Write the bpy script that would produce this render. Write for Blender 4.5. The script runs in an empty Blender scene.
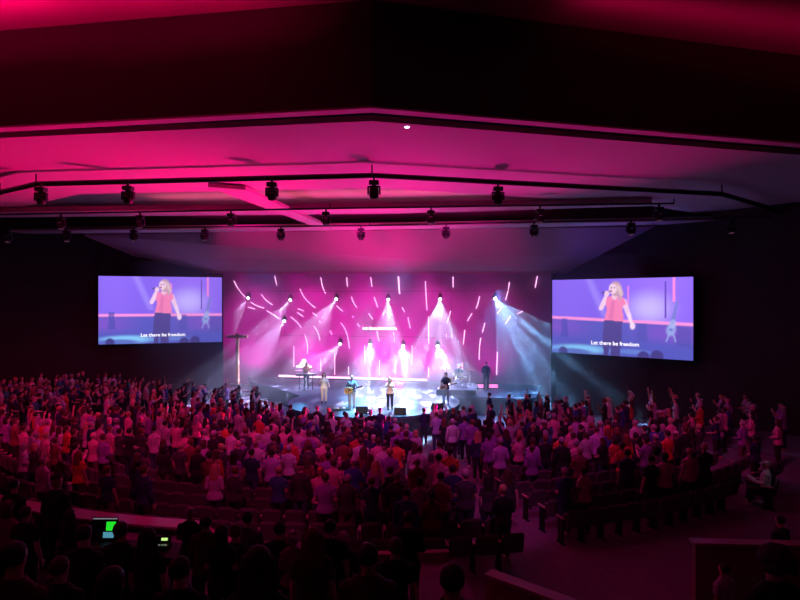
import bpy, bmesh, math, random
import numpy as np
from mathutils import Vector, Matrix

random.seed(7)
rnd = random.Random(11)
scene = bpy.context.scene
COL = scene.collection
PI = math.pi
CAM_Z = 6.9
CX, CY = -1.5, 34.5            # centre of the round thrust stage; every seat row is an arc about it
STAGE_Z = 1.1
UX, UY = 0.978, -0.208         # the stage's own left-to-right direction
VX, VY = 0.208, 0.978          # and its upstage direction


def P(px, py, d):
    """a point seen at a place of the 800x600 frame, d metres in front of the camera"""
    return Vector(((px - 400) / 600 * d, d, CAM_Z - (py - 300) / 600 * d))


def PZ(px, py, z):
    """the same, on the horizontal plane at height z"""
    d = 600 * (CAM_Z - z) / (py - 300)
    return Vector(((px - 400) / 600 * d, d, z))


def room(x, y, z=0.0):
    return Vector((-8.9 + UX * x + VX * y, 1.89 + UY * x + VY * y, z))


def polar(r, deg, z=0.0):
    a = math.radians(deg)
    return Vector((CX + r * math.sin(a), CY - r * math.cos(a), z))


# ------------------------------------------------------------------ materials
def mat(name, col, rough=0.6, metal=0.0, noise=0.0, nscale=8.0, bump=0.0):
    m = bpy.data.materials.new(name)
    m.use_nodes = True
    nt = m.node_tree
    b = nt.nodes['Principled BSDF']
    b.inputs['Roughness'].default_value = rough
    b.inputs['Metallic'].default_value = metal
    b.inputs['Base Color'].default_value = (*col, 1)
    if noise or bump:
        tc = nt.nodes.new('ShaderNodeTexCoord')
        n = nt.nodes.new('ShaderNodeTexNoise')
        n.inputs['Scale'].default_value = nscale
        n.inputs['Detail'].default_value = 4
        nt.links.new(tc.outputs['Object'], n.inputs['Vector'])
        if noise:
            mx = nt.nodes.new('ShaderNodeMix')
            mx.data_type = 'RGBA'
            mx.inputs[6].default_value = (*[c * (1 - noise) for c in col], 1)
            mx.inputs[7].default_value = (*[min(1, c * (1 + noise)) for c in col], 1)
            nt.links.new(n.outputs['Fac'], mx.inputs[0])
            nt.links.new(mx.outputs[2], b.inputs['Base Color'])
        if bump:
            bp = nt.nodes.new('ShaderNodeBump')
            bp.inputs['Strength'].default_value = bump
            bp.inputs['Distance'].default_value = 0.02
            nt.links.new(n.outputs['Fac'], bp.inputs['Height'])
            nt.links.new(bp.outputs['Normal'], b.inputs['Normal'])
    return m


def mat_object_colour(name, rough, noise=0.12, nscale=30.0):
    """takes the colour from each object's own colour, with a fine weave"""
    m = bpy.data.materials.new(name)
    m.use_nodes = True
    nt = m.node_tree
    b = nt.nodes['Principled BSDF']
    b.inputs['Roughness'].default_value = rough
    oi = nt.nodes.new('ShaderNodeObjectInfo')
    tc = nt.nodes.new('ShaderNodeTexCoord')
    n = nt.nodes.new('ShaderNodeTexNoise')
    n.inputs['Scale'].default_value = nscale
    nt.links.new(tc.outputs['Object'], n.inputs['Vector'])
    mr = nt.nodes.new('ShaderNodeMapRange')
    mr.inputs[3].default_value = 1 - noise
    mr.inputs[4].default_value = 1 + noise
    nt.links.new(n.outputs['Fac'], mr.inputs[0])
    vm = nt.nodes.new('ShaderNodeVectorMath')
    vm.operation = 'SCALE'
    nt.links.new(oi.outputs['Color'], vm.inputs[0])
    nt.links.new(mr.outputs[0], vm.inputs['Scale'])
    nt.links.new(vm.outputs[0], b.inputs['Base Color'])
    return m


def mat_emit(name, col, strength):
    m = bpy.data.materials.new(name)
    m.use_nodes = True
    nt = m.node_tree
    nt.nodes.remove(nt.nodes['Principled BSDF'])
    e = nt.nodes.new('ShaderNodeEmission')
    e.inputs['Color'].default_value = (*col, 1)
    e.inputs['Strength'].default_value = strength
    nt.links.new(e.outputs[0], nt.nodes['Material Output'].inputs['Surface'])
    return m


def mat_attr(name, attr, emit=None, rough=0.7):
    m = bpy.data.materials.new(name)
    m.use_nodes = True
    nt = m.node_tree
    a = nt.nodes.new('ShaderNodeAttribute')
    a.attribute_name = attr
    if emit is None:
        b = nt.nodes['Principled BSDF']
        b.inputs['Roughness'].default_value = rough
        nt.links.new(a.outputs['Color'], b.inputs['Base Color'])
    else:
        nt.nodes.remove(nt.nodes['Principled BSDF'])
        e = nt.nodes.new('ShaderNodeEmission')
        e.inputs['Strength'].default_value = emit
        nt.links.new(a.outputs['Color'], e.inputs['Color'])
        nt.links.new(e.outputs[0], nt.nodes['Material Output'].inputs['Surface'])
    return m


M = {
    'skin': mat_object_colour('skin', 0.5, 0.05, 12),
    'cloth': mat_object_colour('cloth', 0.85, 0.18, 26),
    'hair': mat_object_colour('hair', 0.68, 0.3, 60),
    'ceiling': mat('ceiling_plaster', (0.6, 0.42, 0.47), 0.8, 0, 0.04, 1.5),
    'ceiling_dark': mat('ceiling_recess_paint', (0.4, 0.33, 0.3), 0.85, 0, 0.1, 1.0),
    'bulkhead': mat('bulkhead_shaded', (0.06, 0.05, 0.05), 0.85, 0, 0.1, 1.2),  # near-black colour stands in for shade on its unlit face
    'wall': mat('hall_wall_panel', (0.038, 0.022, 0.034), 0.8, 0, 0.12, 0.9),
    'header': mat('header_panel', (0.42, 0.2, 0.27), 0.75, 0, 0.06, 0.8),
    'backdrop': mat('stage_backdrop', (0.42, 0.16, 0.36), 0.75, 0, 0.05, 0.7),
    'carpet': mat('aisle_carpet', (0.2, 0.15, 0.19), 0.95, 0, 0.35, 5, 0.3),
    'stage': mat('stage_deck', (0.065, 0.08, 0.11), 0.5, 0, 0.25, 2.0),
    'stage_side': mat('stage_skirt', (0.02, 0.02, 0.03), 0.7),
    'black': mat('black_metal', (0.015, 0.015, 0.017), 0.45, 0.3),
    'blackrough': mat('black_matte', (0.02, 0.02, 0.022), 0.8),
    'chrome': mat('chrome', (0.7, 0.7, 0.72), 0.25, 1.0),
    'seat': mat('seat_fabric', (0.11, 0.08, 0.09), 0.8, 0, 0.25, 20),
    'seat_shell': mat('seat_shell', (0.14, 0.11, 0.12), 0.4),
    'arm': mat('armrest_wood', (0.55, 0.3, 0.25), 0.35, 0, 0.2, 10),
    'ledge': mat('ledge_laminate', (0.42, 0.27, 0.27), 0.4, 0, 0.08, 3),
    'parapet': mat('parapet_paint', (0.3, 0.15, 0.15), 0.7, 0, 0.1, 2),
    'wood': mat('cross_timber', (0.5, 0.25, 0.12), 0.5, 0, 0.25, 3),
    'guitar': mat('guitar_spruce', (0.85, 0.55, 0.16), 0.3, 0, 0.1, 6),
    'guitar_dark': mat('guitar_neck', (0.12, 0.06, 0.03), 0.4),
    'drum': mat('drum_shell', (0.6, 0.45, 0.3), 0.25, 0.1),
    'drum_head': mat('drum_skin', (0.85, 0.85, 0.8), 0.5),
    'brass': mat('cymbal_brass', (0.9, 0.65, 0.25), 0.25, 1.0),
    'white': mat('white_paint', (0.8, 0.8, 0.8), 0.5),
    'paper': mat('paper', (0.85, 0.85, 0.88), 0.7),
    'eye': mat('eye', (0.05, 0.03, 0.02), 0.2),
    'lip': mat('lip', (0.45, 0.12, 0.12), 0.4),
}
M['stage'].node_tree.nodes['Principled BSDF'].inputs['Specular IOR Level'].default_value = 0.12


# ------------------------------------------------------------------ mesh helpers
def link(name, me, m=None, parent=None, loc=None, rotz=0.0):
    o = bpy.data.objects.new(name, me)
    COL.objects.link(o)
    if m is not None and me is not None and not me.materials:
        me.materials.append(m)
    if parent is not None:
        o.parent = parent
    if loc is not None:
        o.location = loc
    if rotz:
        o.rotation_euler.z = rotz
    return o


def to_mesh(bm, name, smooth=False):
    bmesh.ops.recalc_face_normals(bm, faces=bm.faces[:])
    me = bpy.data.meshes.new(name)
    bm.to_mesh(me)
    bm.free()
    if smooth:
        me.polygons.foreach_set('use_smooth', [True] * len(me.polygons))
    return me


def obj(name, bm, m, parent=None, loc=None, rotz=0.0, smooth=False):
    return link(name, to_mesh(bm, name, smooth), m, parent, loc, rotz)


def tag(o, label=None, cat=None, group=None, kind=None):
    if label:
        o['label'] = label
    if cat:
        o['category'] = cat
    if group:
        o['group'] = group
    if kind:
        o['kind'] = kind
    return o


def empty(name, loc, rotz=0.0):
    o = bpy.data.objects.new(name, None)
    COL.objects.link(o)
    o.location = loc
    o.rotation_euler.z = rotz
    o.empty_display_size = 0.1
    return o


def box(bm, c, s, rot=None, bevel=0.0):
    r = bmesh.ops.create_cube(bm, size=1.0)
    vs = r['verts']
    mtx = Matrix.Translation(c) @ (rot.to_4x4() if rot is not None else Matrix()) @ Matrix.Diagonal((*s, 1))
    bmesh.ops.transform(bm, matrix=mtx, verts=vs)
    if bevel:
        es = list({e for v in vs for e in v.link_edges})
        bmesh.ops.bevel(bm, geom=es, offset=bevel, segments=2, affect='EDGES', profile=0.6)
    return vs


def frame_for(d):
    d = d.normalized()
    a = Vector((0, 0, 1)) if abs(d.z) < 0.9 else Vector((0, 1, 0))
    x = a.cross(d).normalized()
    return x, d.cross(x).normalized()


def tube(bm, pts, radii, seg=10, cap=True):
    """a tapered tube through the points; a radius may be (rx, ry)"""
    pts = [Vector(p) for p in pts]
    if not isinstance(radii, (list, tuple)):
        radii = [radii] * len(pts)
    rings = []
    for i, p in enumerate(pts):
        d = (pts[min(i + 1, len(pts) - 1)] - pts[max(i - 1, 0)])
        x, y = frame_for(d)
        r = radii[i]
        rx, ry = r if isinstance(r, (list, tuple)) else (r, r)
        rings.append([bm.verts.new(p + x * rx * math.cos(2 * PI * k / seg) + y * ry * math.sin(2 * PI * k / seg)) for k in range(seg)])
    for a, b in zip(rings, rings[1:]):
        for k in range(seg):
            bm.faces.new((a[k], a[(k + 1) % seg], b[(k + 1) % seg], b[k]))
    if cap:
        bm.faces.new(rings[0][::-1])
        bm.faces.new(rings[-1])


def loft(bm, rings, seg=18):
    """horizontal elliptical rings (x, y, z, rx, ry)"""
    rs = []
    for (x, y, z, rx, ry) in rings:
        rs.append([bm.verts.new((x + rx * math.cos(2 * PI * k / seg), y + ry * math.sin(2 * PI * k / seg), z)) for k in range(seg)])
    for a, b in zip(rs, rs[1:]):
        for k in range(seg):
            bm.faces.new((a[k], a[(k + 1) % seg], b[(k + 1) % seg], b[k]))
    bm.faces.new(rs[0][::-1])
    bm.faces.new(rs[-1])


def ball(bm, c, r, seg=14, rot=None):
    res = bmesh.ops.create_uvsphere(bm, u_segments=seg, v_segments=max(6, seg * 2 // 3), radius=1.0)
    mtx = Matrix.Translation(c) @ (rot.to_4x4() if rot is not None else Matrix()) @ Matrix.Diagonal((*r, 1))
    bmesh.ops.transform(bm, matrix=mtx, verts=res['verts'])
    return res['verts']


def lathe(bm, prof, c=(0, 0, 0), seg=20):
    c = Vector(c)
    loft(bm, [(c.x, c.y, c.z + z, r, r) for r, z in prof], seg)


def slab(bm, pts, thick):
    """a polygon of 3-D points given a thickness straight up"""
    a = [bm.verts.new(p) for p in pts]
    b = [bm.verts.new(Vector(p) + Vector((0, 0, thick))) for p in pts]
    bm.faces.new(a)
    bm.faces.new(b[::-1])
    n = len(a)
    for k in range(n):
        bm.faces.new((a[k], b[k], b[(k + 1) % n], a[(k + 1) % n]))


def wall_run(bm, pts, z0, z1, thick):
    """an upright wall along a plan line, thickened to the far side"""
    n = len(pts)
    pts = [Vector((p[0], p[1])) for p in pts]
    off = []
    for i in range(n):
        d = (pts[min(i + 1, n - 1)] - pts[max(i - 1, 0)]).normalized()
        off.append(pts[i] + Vector((-d.y, d.x)) * thick)
    q = [[bm.verts.new((p.x, p.y, z)) for p in row] for row in (pts, off) for z in (z0, z1)]
    a0, a1, b0, b1 = q
    for i in range(n - 1):
        bm.faces.new((a0[i], a0[i + 1], a1[i + 1], a1[i]))
        bm.faces.new((b0[i], b1[i], b1[i + 1], b0[i + 1]))
        bm.faces.new((a1[i], a1[i + 1], b1[i + 1], b1[i]))
        bm.faces.new((a0[i], b0[i], b0[i + 1], a0[i + 1]))
    for i in (0, n - 1):
        bm.faces.new((a0[i], a1[i], b1[i], b0[i]))


def remesh(bm, voxel, smooth_it=3, ratio=None, name='tmp'):
    me = to_mesh(bm, name)
    o = bpy.data.objects.new(name, me)
    COL.objects.link(o)
    md = o.modifiers.new('r', 'REMESH')
    md.mode = 'VOXEL'
    md.voxel_size = voxel
    if smooth_it:
        ms = o.modifiers.new('s', 'SMOOTH')
        ms.factor = 0.5
        ms.iterations = smooth_it
    if ratio:
        dm = o.modifiers.new('d', 'DECIMATE')
        dm.ratio = ratio
    dg = bpy.context.evaluated_depsgraph_get()
    dg.update()
    out = bpy.data.meshes.new_from_object(o.evaluated_get(dg))
    bpy.data.objects.remove(o)
    bpy.data.meshes.remove(me)
    out.name = name
    out.polygons.foreach_set('use_smooth', [True] * len(out.polygons))
    return out


def copy_tree(o, parent=None):
    c = o.copy()
    COL.objects.link(c)
    if parent is not None:
        c.parent = parent
    for ch in list(o.children):
        copy_tree(ch, c)
    return c


ORD = ['', 'first', 'second', 'third', 'fourth', 'fifth', 'sixth', 'seventh', 'eighth', 'ninth', 'tenth', 'eleventh', 'twelfth',
       'thirteenth', 'fourteenth', 'fifteenth', 'sixteenth', 'seventeenth', 'eighteenth', 'nineteenth', 'twentieth']


def nth(n):
    if n < len(ORD):
        return ORD[n]
    return '%d%s' % (n, {1: 'st', 2: 'nd', 3: 'rd'}.get(n % 10, 'th'))


# ------------------------------------------------------------------ camera
cam_d = bpy.data.cameras.new('camera')
cam_d.sensor_width = 36
cam_d.lens = 27
cam_d.clip_end = 300
cam = bpy.data.objects.new('camera', cam_d)
COL.objects.link(cam)
cam.location = (0, 0, CAM_Z)
cam.rotation_euler = (PI / 2, 0, 0)
scene.camera = cam

# ------------------------------------------------------------------ the floor: shallow terraces about the stage
ROWS = [7 + i * 1.0 for i in range(15)]            # radius of each seat row; the last only where the ledge swings back


def row_z(r):
    return 0.055 * max(0, min(r, 20.0) - 6)


bm = bmesh.new()
SEG = 120
edges = [(0.0, 0.0), (6.5, 0.0)]
for r in ROWS:
    edges += [(r - 0.5, row_z(r)), (r + 0.5, row_z(r))]
edges += [(46.0, row_z(20))]
prev = None
for (r, z) in edges:
    if r == 0:
        ring = [bm.verts.new((CX, CY, z))]
    else:
        ring = [bm.verts.new((CX + r * math.sin(2 * PI * k / SEG), CY - r * math.cos(2 * PI * k / SEG), z)) for k in range(SEG)]
    if prev:
        for k in range(SEG):
            k2 = (k + 1) % SEG
            if len(prev) == 1:
                bm.faces.new((prev[0], ring[k], ring[k2]))
            else:
                bm.faces.new((prev[k], ring[k], ring[k2], prev[k2]))
    prev = ring
tag(obj('floor', bm, M['carpet']), kind='structure')

# upper tiers (where the photographer stands), risers towards the stage
TIERS = [(20.9, 24.9, 1.5), (24.9, 25.9, 1.8), (25.9, 26.9, 2.1), (26.9, 27.9, 2.35), (27.9, 28.9, 2.65), (28.9, 29.9, 2.9),
         (29.9, 30.9, 3.2), (30.9, 31.9, 3.9), (31.9, 33.2, 4.6), (33.2, 38.0, 5.3)]
TIER_END = [6.9, 8.2, 9.6, 10.8, 11.8, 12.5, 13, 13, 13, 13]


def tier_z(r):
    for (r0, r1, z) in TIERS:
        if r0 <= r < r1:
            return z
    return TIERS[-1][2]


def ledge_r(a):
    t = max(0.0, min(1.0, (a + 9) / 6))
    return 20.8 + 1.3 * t * t * (3 - 2 * t)


bm = bmesh.new()
for (r0, r1, z), amax in zip(TIERS, TIER_END):
    n = 40
    angs = [-62 + (amax + 62) * k / n for k in range(n + 1)]
    lo = [[bm.verts.new(polar(ledge_r(a) + .1 if r == 20.9 else r, a, zz)) for a in angs] for r in (r0, r1) for zz in (0.0, z)]
    i0, i1, o0, o1 = lo
    for k in range(n):
        bm.faces.new((i0[k], i0[k + 1], i1[k + 1], i1[k]))
        bm.faces.new((i1[k], i1[k + 1], o1[k + 1], o1[k]))
        bm.faces.new((o0[k], o1[k], o1[k + 1], o0[k + 1]))
    for k in (0, n):
        bm.faces.new((i0[k], i1[k], o1[k], o0[k]))
tag(obj('floor_tier', bm, M['carpet']), kind='structure')

# low wall with a wide ledge behind the last seat row
bm = bmesh.new()
LED = [polar(ledge_r(a), a) for a in [-60 + k * (66.5 / 40) for k in range(41)]]
wall_run(bm, LED[::-1], 0.0, 1.70, 0.16)
tag(obj('wall_ledge', bm, M['parapet']), kind='structure')
bm = bmesh.new()
wall_run(bm, [polar(ledge_r(a) - .1, a) for a in [-60 + k * (52.0 / 40) for k in range(41)]][::-1], 1.70, 1.745, 0.5)
tag(obj('trim_ledge', bm, M['ledge']), kind='structure')

# guard wall beside the way down to the aisle
G = [Vector((1.55, 10.8)), Vector((2.7, 9.75)), Vector((5.2, 7.4))]
bm = bmesh.new()
wall_run(bm, G, 0.0, 1.93, 0.16)
tag(obj('wall_guard', bm, M['parapet']), kind='structure')
bm = bmesh.new()
wall_run(bm, [g + Vector((-0.04, -0.06)) for g in G], 1.93, 2.0, 0.26)
tag(obj('trim_guard', bm, M['ledge']), kind='structure')

# parapet at the right, in front of the right-hand block
bm = bmesh.new()
wall_run(bm, [(5.42, 11.0), (12.0, 10.6)], 0.0, 2.4, 0.16)
tag(obj('wall_parapet', bm, M['parapet']), kind='structure')
bm = bmesh.new()
wall_run(bm, [(5.38, 10.96), (12.0, 10.56)], 2.4, 2.46, 0.25)
tag(obj('trim_parapet', bm, M['ledge']), kind='structure')

# ------------------------------------------------------------------ walls
SL0, SL1 = Vector((-18.6, 37.0)), Vector((-11.7, 39.4))       # left screen, plan
SR0, SR1 = Vector((8.87, 35.0)), Vector((14.65, 30.0))        # right screen, plan
bm = bmesh.new()
wall_run(bm, [(-32, 30.5), (-19.0, 37.4), (-11.75, 39.9)], 0.0, 13.0, 0.3)
tag(obj('wall_front_left', bm, M['wall']), kind='structure')
bm = bmesh.new()
wall_run(bm, [(9.0, 35.75), (15.0, 30.55), (26.0, 17.0)], 0.0, 13.0, 0.3)
tag(obj('wall_front_right', bm, M['wall']), kind='structure')
bm = bmesh.new()
wall_run(bm, [(-30, -6), (-32, 30.6)], 0.0, 14.5, 0.3)
tag(obj('wall_left', bm, M['wall']), kind='structure')
bm = bmesh.new()
wall_run(bm, [(26, 17.1), (26, -6)], 0.0, 14.5, 0.3)
tag(obj('wall_right', bm, M['wall']), kind='structure')
bm = bmesh.new()
wall_run(bm, [(26, -5), (-30, -5)], 0.0, 14.5, 0.3)
tag(obj('wall_rear', bm, M['wall']), kind='structure')
# stage recess: returns and the back wall
bm = bmesh.new()
wall_run(bm, [(-12.0, 40.15), (-14.6, 47.0)], 0.0, 10.0, 0.3)
wall_run(bm, [(10.4, 41.0), (9.05, 35.6)], 0.0, 10.0, 0.3)
tag(obj('wall_stage_side', bm, M['wall']), kind='structure')
bm = bmesh.new()
wall_run(bm, [room(-15.2, 42.2), room(11.5, 42.2)], 0.0, 10.0, 0.2)
tag(obj('wall_back', bm, M['backdrop']), kind='structure')

# ------------------------------------------------------------------ ceiling
def xy(v, z):
    return Vector((v.x, v.y, z))


BZ = 11.3
bl = [PZ(-420, 152, BZ), PZ(0, 127, BZ), PZ(372, 107, BZ), PZ(800, 143, BZ), PZ(1250, 181, BZ)]
# bulkhead with a narrow lip; the slot behind it, then the lit ceiling
bm = bmesh.new()
wall_run(bm, [(p.x, p.y) for p in bl], BZ, 13.8, 0.34)
tag(obj('ceiling_bulkhead', bm, M['bulkhead']), kind='structure')
bm = bmesh.new()
wall_run(bm, [(p.x, p.y - 0.02) for p in bl], BZ - 0.03, BZ + 0.02, 0.34)
tag(obj('trim_bulkhead', bm, M['ceiling']), kind='structure')
bm = bmesh.new()
near = [(-40, bl[0].y + 0.3)] + [(p.x, p.y + 0.05) for p in bl[1:4]] + [(40, bl[4].y)]
slab(bm, [Vector((x, y, 13.75)) for x, y in near] + [Vector((40, -8, 13.75)), Vector((-40, -8, 13.75))], 0.2)
tag(obj('ceiling_rear', bm, M['ceiling']), kind='structure')
nearB = [PZ(-420, 162, BZ), PZ(0, 138, BZ), PZ(372, 121, BZ), PZ(800, 155, BZ), PZ(1150, 186, BZ)]
farB = [PZ(1100, 250, BZ), PZ(800, 231, BZ), PZ(640, 204, BZ), PZ(376, 188, BZ), PZ(80, 194, BZ), PZ(0, 212, BZ), PZ(-200, 240, BZ)]
bm = bmesh.new()
slab(bm, nearB + farB, 0.15)
tag(obj('ceiling', bm, M['ceiling']), kind='structure')
bm = bmesh.new()
slab(bm, [Vector((-45, 19.5, 12.3)), Vector((45, 19.5, 12.3)), Vector((45, 42, 12.3)), Vector((-45, 42, 12.3))], 0.2)
tag(obj('ceiling_recess', bm, M['ceiling_dark']), kind='structure')
bm = bmesh.new()
slab(bm, [PZ(-150, 214, 11.05), PZ(400, 207.5, 11.05), PZ(652, 203, 11.05), PZ(652, 206, 11.05), PZ(400, 213.5, 11.05), PZ(-150, 219, 11.05)], 0.25)
tag(obj('ceiling_slat', bm, M['ceiling']), kind='structure')
bm = bmesh.new()
slab(bm, [PZ(10, 231.5, 10.85), PZ(400, 226, 10.85), PZ(745, 220, 10.85), PZ(738, 223, 10.85), PZ(400, 230, 10.85), PZ(24, 234, 10.85)], 0.2)
tag(obj('ceiling_slat', bm, M['ceiling']), kind='structure')
bm = bmesh.new()
slab(bm, [PZ(208, 187, 11.1), PZ(246, 190, 11.1), PZ(328, 227, 10.9), PZ(358, 233.5, 10.8), PZ(334, 234, 10.8)], 0.15)
tag(obj('ceiling_fin', bm, M['ceiling']), kind='structure')
# sloped panel above the stage opening, side facets, lip, stage ceiling
t0, t1 = PZ(85, 235, 10.8), PZ(655, 226.5, 10.8)
b0, b1 = P(175, 272, 40.0), P(576, 272, 35.0)
bm = bmesh.new()
slab(bm, [t0, t1, b1, b0], 0.15)
tag(obj('ceiling_header', bm, M['header']), kind='structure')
bm = bmesh.new()
slab(bm, [t1, PZ(694, 224.5, 10.8) , P(640, 268, 33.0), b1], 0.15)
tag(obj('ceiling_facet', bm, M['header']), kind='structure')
bm = bmesh.new()
tube(bm, [t0, b0], 0.07, 6)
tube(bm, [b0 + Vector((0, 0, -0.02)), b1 + Vector((0, 0, -0.02))], 0.07, 6)
tag(obj('trim_header', bm, M['header']), kind='structure')
bm = bmesh.new()
slab(bm, [Vector((b0.x - 2, b0.y + 0.1, 9.6)), Vector((b1.x + 1, b1.y + 0.1, 9.6)), Vector((13, 45, 9.6)), Vector((-18, 49, 9.6))], 0.2)
tag(obj('ceiling_stage', bm, M['blackrough']), kind='structure')

# light levels
BEAM_E, WASH_E, UP_E, CROWD_E, KEY_E, PAT_E, BLUE_E, COVE_E = 13500, 1800, 16000, 1500, 7500, 13500, 2500, 12.5
HEAD_E, REC_E = 2100, 130
HAZE, EXPO = 0.048, 0.0

# ------------------------------------------------------------------ stage
bm = bmesh.new()
out = []
n = 48
for k in range(n + 1):
    a = math.radians(-112 + 224 * k / n - 0)
    p = Vector((CX + 4.9 * math.sin(a), CY - 4.9 * math.cos(a), 0))
    out.append(p)
out += [room(8.5, 36.0), room(9.6, 36.6), room(10.0, 42.1), room(-11.6, 42.1), room(-10.2, 39.6), room(-6.0, 36.0)]
# keep the outline simple: thrust arc then the straight main deck
slab(bm, [Vector((p.x, p.y, STAGE_Z - 0.12)) for p in out], 0.12)
tag(obj('stage_deck', bm, M['stage']), 'dark glossy stage deck with a rounded thrust, lit by cyan patterns', 'stage')
bm = bmesh.new()
ins = [Vector((CX + (p.x - CX) * 0.985, CY + (p.y - CY) * 0.985, 0.0)) for p in out]
slab(bm, ins, STAGE_Z - 0.125)
skirt = obj('skirt', bm, M['stage_side'], bpy.data.objects['stage_deck'])

BD = 41.95                       # plane of the light tubes, just in front of the back wall (stage depth)


def on_backdrop(px, py, depth=BD):
    """where the sight line through a pixel meets the upright plane at this stage depth"""
    dx, dz = (px - 400) / 600, -(py - 300) / 600
    # x = dx*d, y = d ; stage depth = VX*(x+8.9)+VY*(y-1.89)
    d = (depth - VX * 8.9 + VY * 1.89) / (VX * dx + VY)
    return Vector((dx * d, d, CAM_Z + dz * d))


TUBE = mat_emit('light_tube_glow', (1.0, 0.5, 0.88), 3.2)
A4 = [[(52, 78), (70, 110), (95, 140)], [(205, 60), (213, 95)], [(155, 128), (172, 150), (197, 168)], [(300, 108), (320, 145), (358, 180)],
      [(378, 65), (385, 100), (396, 126)], [(475, 65), (478, 100)], [(493, 138), (500, 158), (513, 178)], [(565, 65), (570, 100)], [(578, 138), (592, 178)],
      [(668, 62), (672, 125)], [(115, 158), (140, 172), (165, 180)], [(175, 190), (200, 205), (222, 220)], [(265, 213), (290, 235), (305, 255)],
      [(292, 183), (312, 190)], [(290, 197), (312, 212)], [(318, 280), (328, 320), (327, 352)], [(352, 248), (368, 275), (374, 302)],
      [(453, 236), (475, 275), (485, 332)], [(437, 172), (460, 192)], [(347, 198), (365, 210)], [(277, 322), (277, 400)], [(378, 368), (378, 418)],
      [(430, 350), (430, 430)], [(482, 400), (482, 430)], [(543, 320), (543, 385)], [(598, 375), (598, 430)], [(557, 200), (572, 222)],
      [(515, 238), (523, 250)], [(588, 265), (597, 305)], [(625, 200), (635, 220)], [(650, 270), (656, 310)], [(658, 375), (658, 425)], [(413, 265), (420, 280)],
      [(372, 228), (376, 235)], [(105, 177), (130, 183)], [(497, 210), (500, 217)]]
A5 = [[(70, 62), (74, 128)], [(170, 80), (176, 188)], [(274, 62), (274, 102)], [(590, 60), (582, 104)], [(485, 82), (480, 115), (470, 150)],
      [(373, 136), (368, 160), (360, 182)], [(535, 192), (514, 202)], [(490, 210), (470, 240)], [(460, 175), (440, 200)], [(345, 200), (328, 228)],
      [(393, 236), (384, 272)], [(265, 190), (252, 235)], [(318, 262), (312, 316)], [(378, 292), (373, 330), (372, 374)], [(182, 212), (183, 315)],
      [(120, 320), (120, 400)], [(182, 400), (182, 440)], [(245, 355), (245, 420)], [(308, 385), (308, 412)], [(440, 345), (437, 430)],
      [(83, 178), (92, 195)], [(105, 215), (113, 255)], [(249, 278), (249, 292)], [(30, 200), (36, 220)], [(57, 375), (57, 420)]]
tubes = [[(220 + x * .26667, 260 + y * .26667) for x, y in s] for s in A4] + [[(380 + x * .26667, 260 + y * .26667) for x, y in s] for s in A5]


def dense(pts, k=5):
    """a smooth arc through two or three points"""
    if len(pts) == 2:
        return [pts[0].lerp(pts[1], i / k) for i in range(k + 1)]
    a, b, c = pts
    m = b * 2 - (a + c) * 0.5
    return [a * (1 - t) ** 2 + m * 2 * t * (1 - t) + c * t * t for t in [i / (2 * k) for i in range(2 * k + 1)]]


tubes.sort(key=lambda s: sum(p[0] for p in s) / len(s))
n_tall = n_arc = n_short = 0
for s in tubes:
    w = [on_backdrop(*p) for p in s]
    L = sum((a - b).length for a, b in zip(w, w[1:]))
    bm = bmesh.new()
    tube(bm, dense(w), 0.023, 8)
    o = link('light_tube', to_mesh(bm, 'light_tube', True), TUBE)
    mid_y = sum(p[1] for p in s) / len(s)
    band = 'at the top' if mid_y < 290 else 'high' if mid_y < 312 else 'midway' if mid_y < 340 else 'low'
    kind = 'curved' if len(s) == 3 else ('upright' if abs(s[0][0] - s[1][0]) < 2.5 and abs(s[0][1] - s[1][1]) > 7 else 'short slanting')
    o['_k'] = (band, kind)
    tag(o, None, 'light tube', 'glowing tubes on the stage backdrop')
cnt = {}
tot = {}
tube_objs = [o for o in COL.objects if o.name.startswith('light_tube')]
tube_objs.sort(key=lambda o: sum(c[0] for c in [v.co for v in o.data.vertices]) / len(o.data.vertices))
for o in tube_objs:
    k = tuple(o['_k'])
    cnt[k] = cnt.get(k, 0) + 1
    o['label'] = '%s pink light tube, %s on the stage backdrop, %s such from left' % (k[1], k[0], nth(cnt[k]))
for o in tube_objs:
    del o['_k']

# bright strip along the foot of the backdrop
sa, sb = room(-9.0, 41.7, STAGE_Z), room(2.2, 41.7, STAGE_Z)
bm = bmesh.new()
mid = (sa + sb) / 2
rotm = Matrix.Rotation(math.atan2(UY, UX), 3, 'Z')
box(bm, mid + Vector((0, 0, 0.05)), ((sb - sa).length, 0.14, 0.1), rotm)
strip = tag(obj('light_strip', bm, M['black']), 'long glowing pink strip along the foot of the backdrop', 'light')
bm = bmesh.new()
box(bm, mid + Vector((0, 0, 0.17)), ((sb - sa).length - 0.05, 0.08, 0.14), rotm, 0.02)
obj('diffuser', bm, mat_emit('strip_glow', (1.0, 0.45, 0.82), 3.0), strip)
for (xa, xb, what) in ((476, 483.5, 'short pink floor light beside the drum riser, the shorter of the pair'), (489.5, 498, 'longer pink floor light at the end of the stage')):
    d = 39.2
    a, b = P(xa, 388, d), P(xb, 388, d)
    r = tag(empty('floor_light', ((a.x + b.x) / 2, d, STAGE_Z)), what, 'light', 'pink floor lights at the end of the stage')
    bm = bmesh.new()
    box(bm, (0, 0.05, 0.03), (b.x - a.x + 0.1, 0.25, 0.06))
    box(bm, (0, 0.15, 0.2), (b.x - a.x + 0.1, 0.05, 0.36))
    obj('housing', bm, M['black'], r)
    bm = bmesh.new()
    box(bm, (0, 0.1, 0.16), (b.x - a.x, 0.06, 0.22), None, 0.02)
    obj('lens', bm, mat_emit('floor_light_glow', (1.0, 0.16, 0.5), 2.2), r)

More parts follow.
